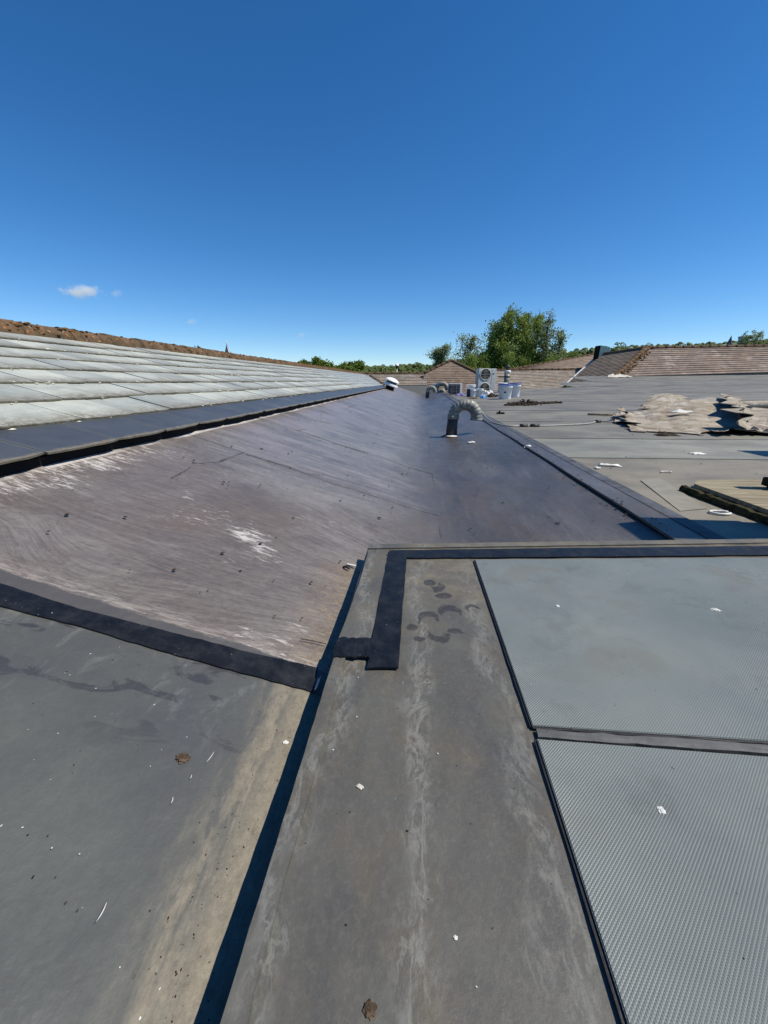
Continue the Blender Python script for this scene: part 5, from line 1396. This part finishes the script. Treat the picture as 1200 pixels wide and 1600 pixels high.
TR_ = [(692, 540, 95, 2.6, 1, 'loose pale tree left of the tall trees, behind the tiled hip', 2.2, 0.8),
       (736, 522, 78, 2.9, 1, 'thin greyish tree between the pale tree and the tallest trees', 1.0, 0.7),
       (762, 545, 74, 2.2, 0, 'short olive tree at the left foot of the tallest trees', 1.4, 0.7),
       (788, 486, 70, 2.6, 0, 'left tall olive tree with outreaching side branches', 1.5, 0.8),
       (802, 470, 72, 2.5, 0, 'tallest olive tree with pointed crown', 1.5, 0.9),
       (815, 484, 75, 2.4, 0, 'olive tree filling the gap between the two tallest crowns', 1.5, 0.8),
       (775, 508, 73, 2.2, 0, 'mid-height olive tree at the left shoulder of the tall group', 1.5, 0.8),
       (828, 476, 71, 2.5, 0, 'tall olive tree right of the tallest one', 1.5, 0.9),
       (845, 474, 74, 2.2, 0, 'slim tall olive tree next to the sparse tree', 1.1, 0.9),
       (860, 480, 70, 2.2, 1, 'sparse tree with visible bare branches, right end of the tall group', 0.55, 1.1),
       (879, 505, 70, 1.9, 1, 'small sparse twiggy tree right of the tall group', 0.5, 1.0)]
for i, (px, yt, Y, sp, mi, lab, dn, up_) in enumerate(TR_):
    tree(px, yt, Y, sp, ML[mi], lab, 100 + i, dens=dn * 0.68, up=up_ * 1.35, limbs=22, leaf=0.14)
for i, (px, yt, Y, sp, lab) in enumerate(((486, 556, 55, 1.5, 'round bright green tree top at left above the slate ridge'), (512, 559, 57, 1.6, 'second bright green tree top from the left above the slate ridge'),
                                          (551, 558, 55, 1.5, 'bright green tree top standing clear right of the left pair'))):
    tree(px, yt, Y, sp, ML[2], lab, 200 + i, dens=2.2, up=0.6, limbs=18, low=0.35)
# hedge of lower shrubs below the tall trees
for i, px in enumerate((735, 752, 775, 797, 818, 842, 868, 893)):
    Y = 64 + (i % 3) * 3; t = at_y(px, 556 - (i % 2) * 6, Y)
    V, F = [], []; rnd = random.Random(300 + i)
    g = empty('shrub', (t.x, Y, -4.2), 0, ['leftmost', 'second', 'third', 'fourth', 'fifth', 'sixth', 'seventh', 'rightmost'][i] + ' shrub from the left at the foot of the tall trees' , 'shrub', 'shrubs at the foot of the tall trees')
    H = t.z + 4.2
    bm = bmesh.new()
    for k in range(26):
        a, r_, hh = rnd.uniform(0, 6.28), rnd.uniform(0, 1.5), rnd.uniform(0.25, 0.98) * H
        r_ *= math.sqrt(max(0.05, 1 - (hh / H) ** 2)) * 1.2
        c = Vector((r_ * math.cos(a), r_ * math.sin(a), hh)); tube(bm, [(0.1 * math.cos(a), 0.1 * math.sin(a), 0), c * 0.6, c], [0.04, 0.025, 0.01], 4, False)
        leaf_quads(V, F, c, 0.42, 120, 0.12, rnd)
    obj('stems', bm, M['bark'], g); obj('foliage', (V, [], F), ML[2] if i % 3 else ML[0], g)
# wooded hill on the skyline
V, F = [], []; rnd = random.Random(55)
def hill_y(px): return np.interp(px, [-400, 300, 470, 580, 640, 680, 760, 900, 930, 1050, 1200, 1500], [560, 566, 572, 571, 569, 566, 556, 545, 543, 537, 531, 526])
hv = []
for px in range(-500, 1800, 20):
    top = at_y(px, hill_y(px) + 5, 330)
    hv.append(top)
n = len(hv)
terr = obj('hill', ([(p.x * 0.75, 200, -4.3) for p in hv] + [(p.x, 330, p.z) for p in hv] + [(p.x * 1.4, 520, p.z - 3) for p in hv], [], [(j * n + i, j * n + i + 1, (j + 1) * n + i + 1, (j + 1) * n + i) for j in range(2) for i in range(n - 1)]),
           simple('hill_soil', (0.03, 0.042, 0.014), 0.95, 0.1, 0.4, 0.05, 0.1, obj_space=False))
tag(terr, kind='structure')
for k in range(1900):
    px = rnd.uniform(380, 1320); t = rnd.random() ** 0.7
    Y = 215 + 118 * t; yy = hill_y(px)
    top = at_y(px, yy + 5, 330); X = top.x * (0.75 + 0.25 * (Y - 200) / 130); zg = -4.3 + (top.z + 4.3) * (Y - 200) / 130
    big = rnd.random() < 0.06
    r_ = rnd.uniform(1.4, 2.6) * (1.25 if big else 1); hgt = r_ * (1.3 if big else 0.9)
    for _ in range(46):
        a, b = rnd.uniform(0, 6.283), rnd.random() ** 0.5
        e = math.acos(b) if True else 0
        rr = r_ * (0.75 + 0.35 * rnd.random())
        c = Vector((X + rr * math.cos(a) * math.sqrt(1 - b * b * 0.9), Y + rr * math.sin(a) * math.sqrt(1 - b * b * 0.9), zg + hgt * b * 1.2))
        nrm = Vector((math.cos(a), math.sin(a), b * 1.3 + 0.2)).normalized(); t1 = nrm.cross(Vector((rnd.gauss(0, 1), rnd.gauss(0, 1), rnd.gauss(0, 1)))).normalized(); t2 = nrm.cross(t1)
        s = rnd.uniform(0.35, 0.75); b0 = len(V)
        V += [tuple(c + t1 * s), tuple(c + t2 * s), tuple(c - t1 * s), tuple(c - t2 * s)]; F.append((b0, b0 + 1, b0 + 2, b0 + 3))
wd = obj('woodland', (V, [], F), mat_leaf('woodland_leaves', (0.055, 0.085, 0.020), (0.15, 0.20, 0.048), 0.25), None, kind='stuff')
wd['label'] = 'distant green woodland along the skyline'
for i, (px, yt) in enumerate(((1186, 519), (1168, 523))):
    tree(px, yt, 160, 2.6, ML[1], ['loose tree standing above the skyline at the right edge', 'smaller loose tree beside the pale tower at far right'][i], 400 + i, dens=0.35, up=1.1, leaf=0.2, limbs=12, zg=-4.2 + 12)
# weeds growing on the ridge
for i, (px, py, hp) in enumerate(((311, 546, 9), (317, 547, 6), (384, 557, 5), (228, 534, 4))):
    b = at_x(px, py + 4, rc.x); q = b.y / 640; rnd = random.Random(500 + i)
    bm = bmesh.new()
    for k in range(9):
        a = rnd.uniform(0, 6.28); hh = hp * q * rnd.uniform(0.5, 1.3); lean = rnd.uniform(0.1, 0.8)
        P = [Vector((0, 0, 0)), Vector((math.cos(a) * lean * hh * 0.3, math.sin(a) * lean * hh * 0.3, hh * 0.6)), Vector((math.cos(a) * lean * hh, math.sin(a) * lean * hh, hh))]
        tube(bm, P, [0.004, 0.003, 0.0015], 4, False)
        for s in range(7):
            c = P[1].lerp(P[2], rnd.random()); d = Vector((rnd.gauss(0, 1), rnd.gauss(0, 1), rnd.gauss(0.3, .6))).normalized() * 0.022; e = d.cross(Vector((0, 0, 1))) * 0.4
            bm.faces.new([bm.verts.new(c), bm.verts.new(c + d * .5 + e), bm.verts.new(c + d), bm.verts.new(c + d * .5 - e)])
    o = obj('weed', bm, ML[3]); o.location = b + Vector((0, 0, -0.01)); tag(o, ['tallest leafy weed growing on the mossy ridge', 'short weed right beside the tallest one on the ridge', 'small weed on the ridge right of the church spire', 'tiny weed on the ridge nearest the camera'][i], 'weed')

# small fair weather clouds far off
def cloud(px, py, wpx, hpx, label, seed, dens):
    Y = 1800.0; c = at_y(px, py, Y); q = Y / 640
    bm = bmesh.new(); bmesh.ops.create_icosphere(bm, subdivisions=3, radius=1.0)
    for v in bm.verts: v.co = Vector((v.co.x * wpx * q, v.co.y * wpx * q * 0.6, v.co.z * hpx * q))
    m = bpy.data.materials.new('cloud_vapour'); m.use_nodes = True; nt = m.node_tree; nt.nodes.remove(nt.nodes['Principled BSDF'])
    vol = nt.nodes.new('ShaderNodeVolumePrincipled'); vol.inputs['Color'].default_value = (1, 1, 1, 1); vol.inputs['Anisotropy'].default_value = 0.1
    tc = nt.nodes.new('ShaderNodeTexCoord'); no = nt.nodes.new('ShaderNodeTexNoise'); no.inputs['Scale'].default_value = 0.028; no.inputs['Detail'].default_value = 5; no.inputs['Roughness'].default_value = 0.62
    nt.links.new(tc.outputs['Object'], no.inputs['Vector'])
    mp = nt.nodes.new('ShaderNodeMapping'); mp.inputs['Scale'].default_value = (1 / (wpx * q), 1 / (wpx * q * .6), 1 / (hpx * q)); nt.links.new(tc.outputs['Object'], mp.inputs['Vector'])
    ln = nt.nodes.new('ShaderNodeVectorMath'); ln.operation = 'LENGTH'; nt.links.new(mp.outputs[0], ln.inputs[0])
    s1 = nt.nodes.new('ShaderNodeMath'); s1.operation = 'MULTIPLY_ADD'; nt.links.new(ln.outputs['Value'], s1.inputs[0]); s1.inputs[1].default_value = -0.42; nt.links.new(no.outputs['Fac'], s1.inputs[2])
    mr_ = nt.nodes.new('ShaderNodeMapRange'); nt.links.new(s1.outputs[0], mr_.inputs[0]); mr_.inputs[1].default_value = 0.20; mr_.inputs[2].default_value = 0.42; mr_.inputs[3].default_value = 0; mr_.inputs[4].default_value = dens
    nt.links.new(mr_.outputs[0], vol.inputs['Density']); nt.links.new(vol.outputs[0], nt.nodes['Material Output'].inputs['Volume'])
    o = obj('cloud', bm, m, None, True); o.location = c
    return tag(o, label, 'cloud')
cloud(127, 456, 42, 11, 'largest small white cloud, low at the left', 1, 0.022)
cloud(183, 458, 16, 7, 'faint wisp of cloud right of the largest cloud', 2, 0.010)
cloud(300, 502, 15, 6, 'tiny faint cloud above the church spire', 3, 0.012)
cloud(471, 523, 11, 6, 'tiny white cloud above the left tree tops', 4, 0.016)
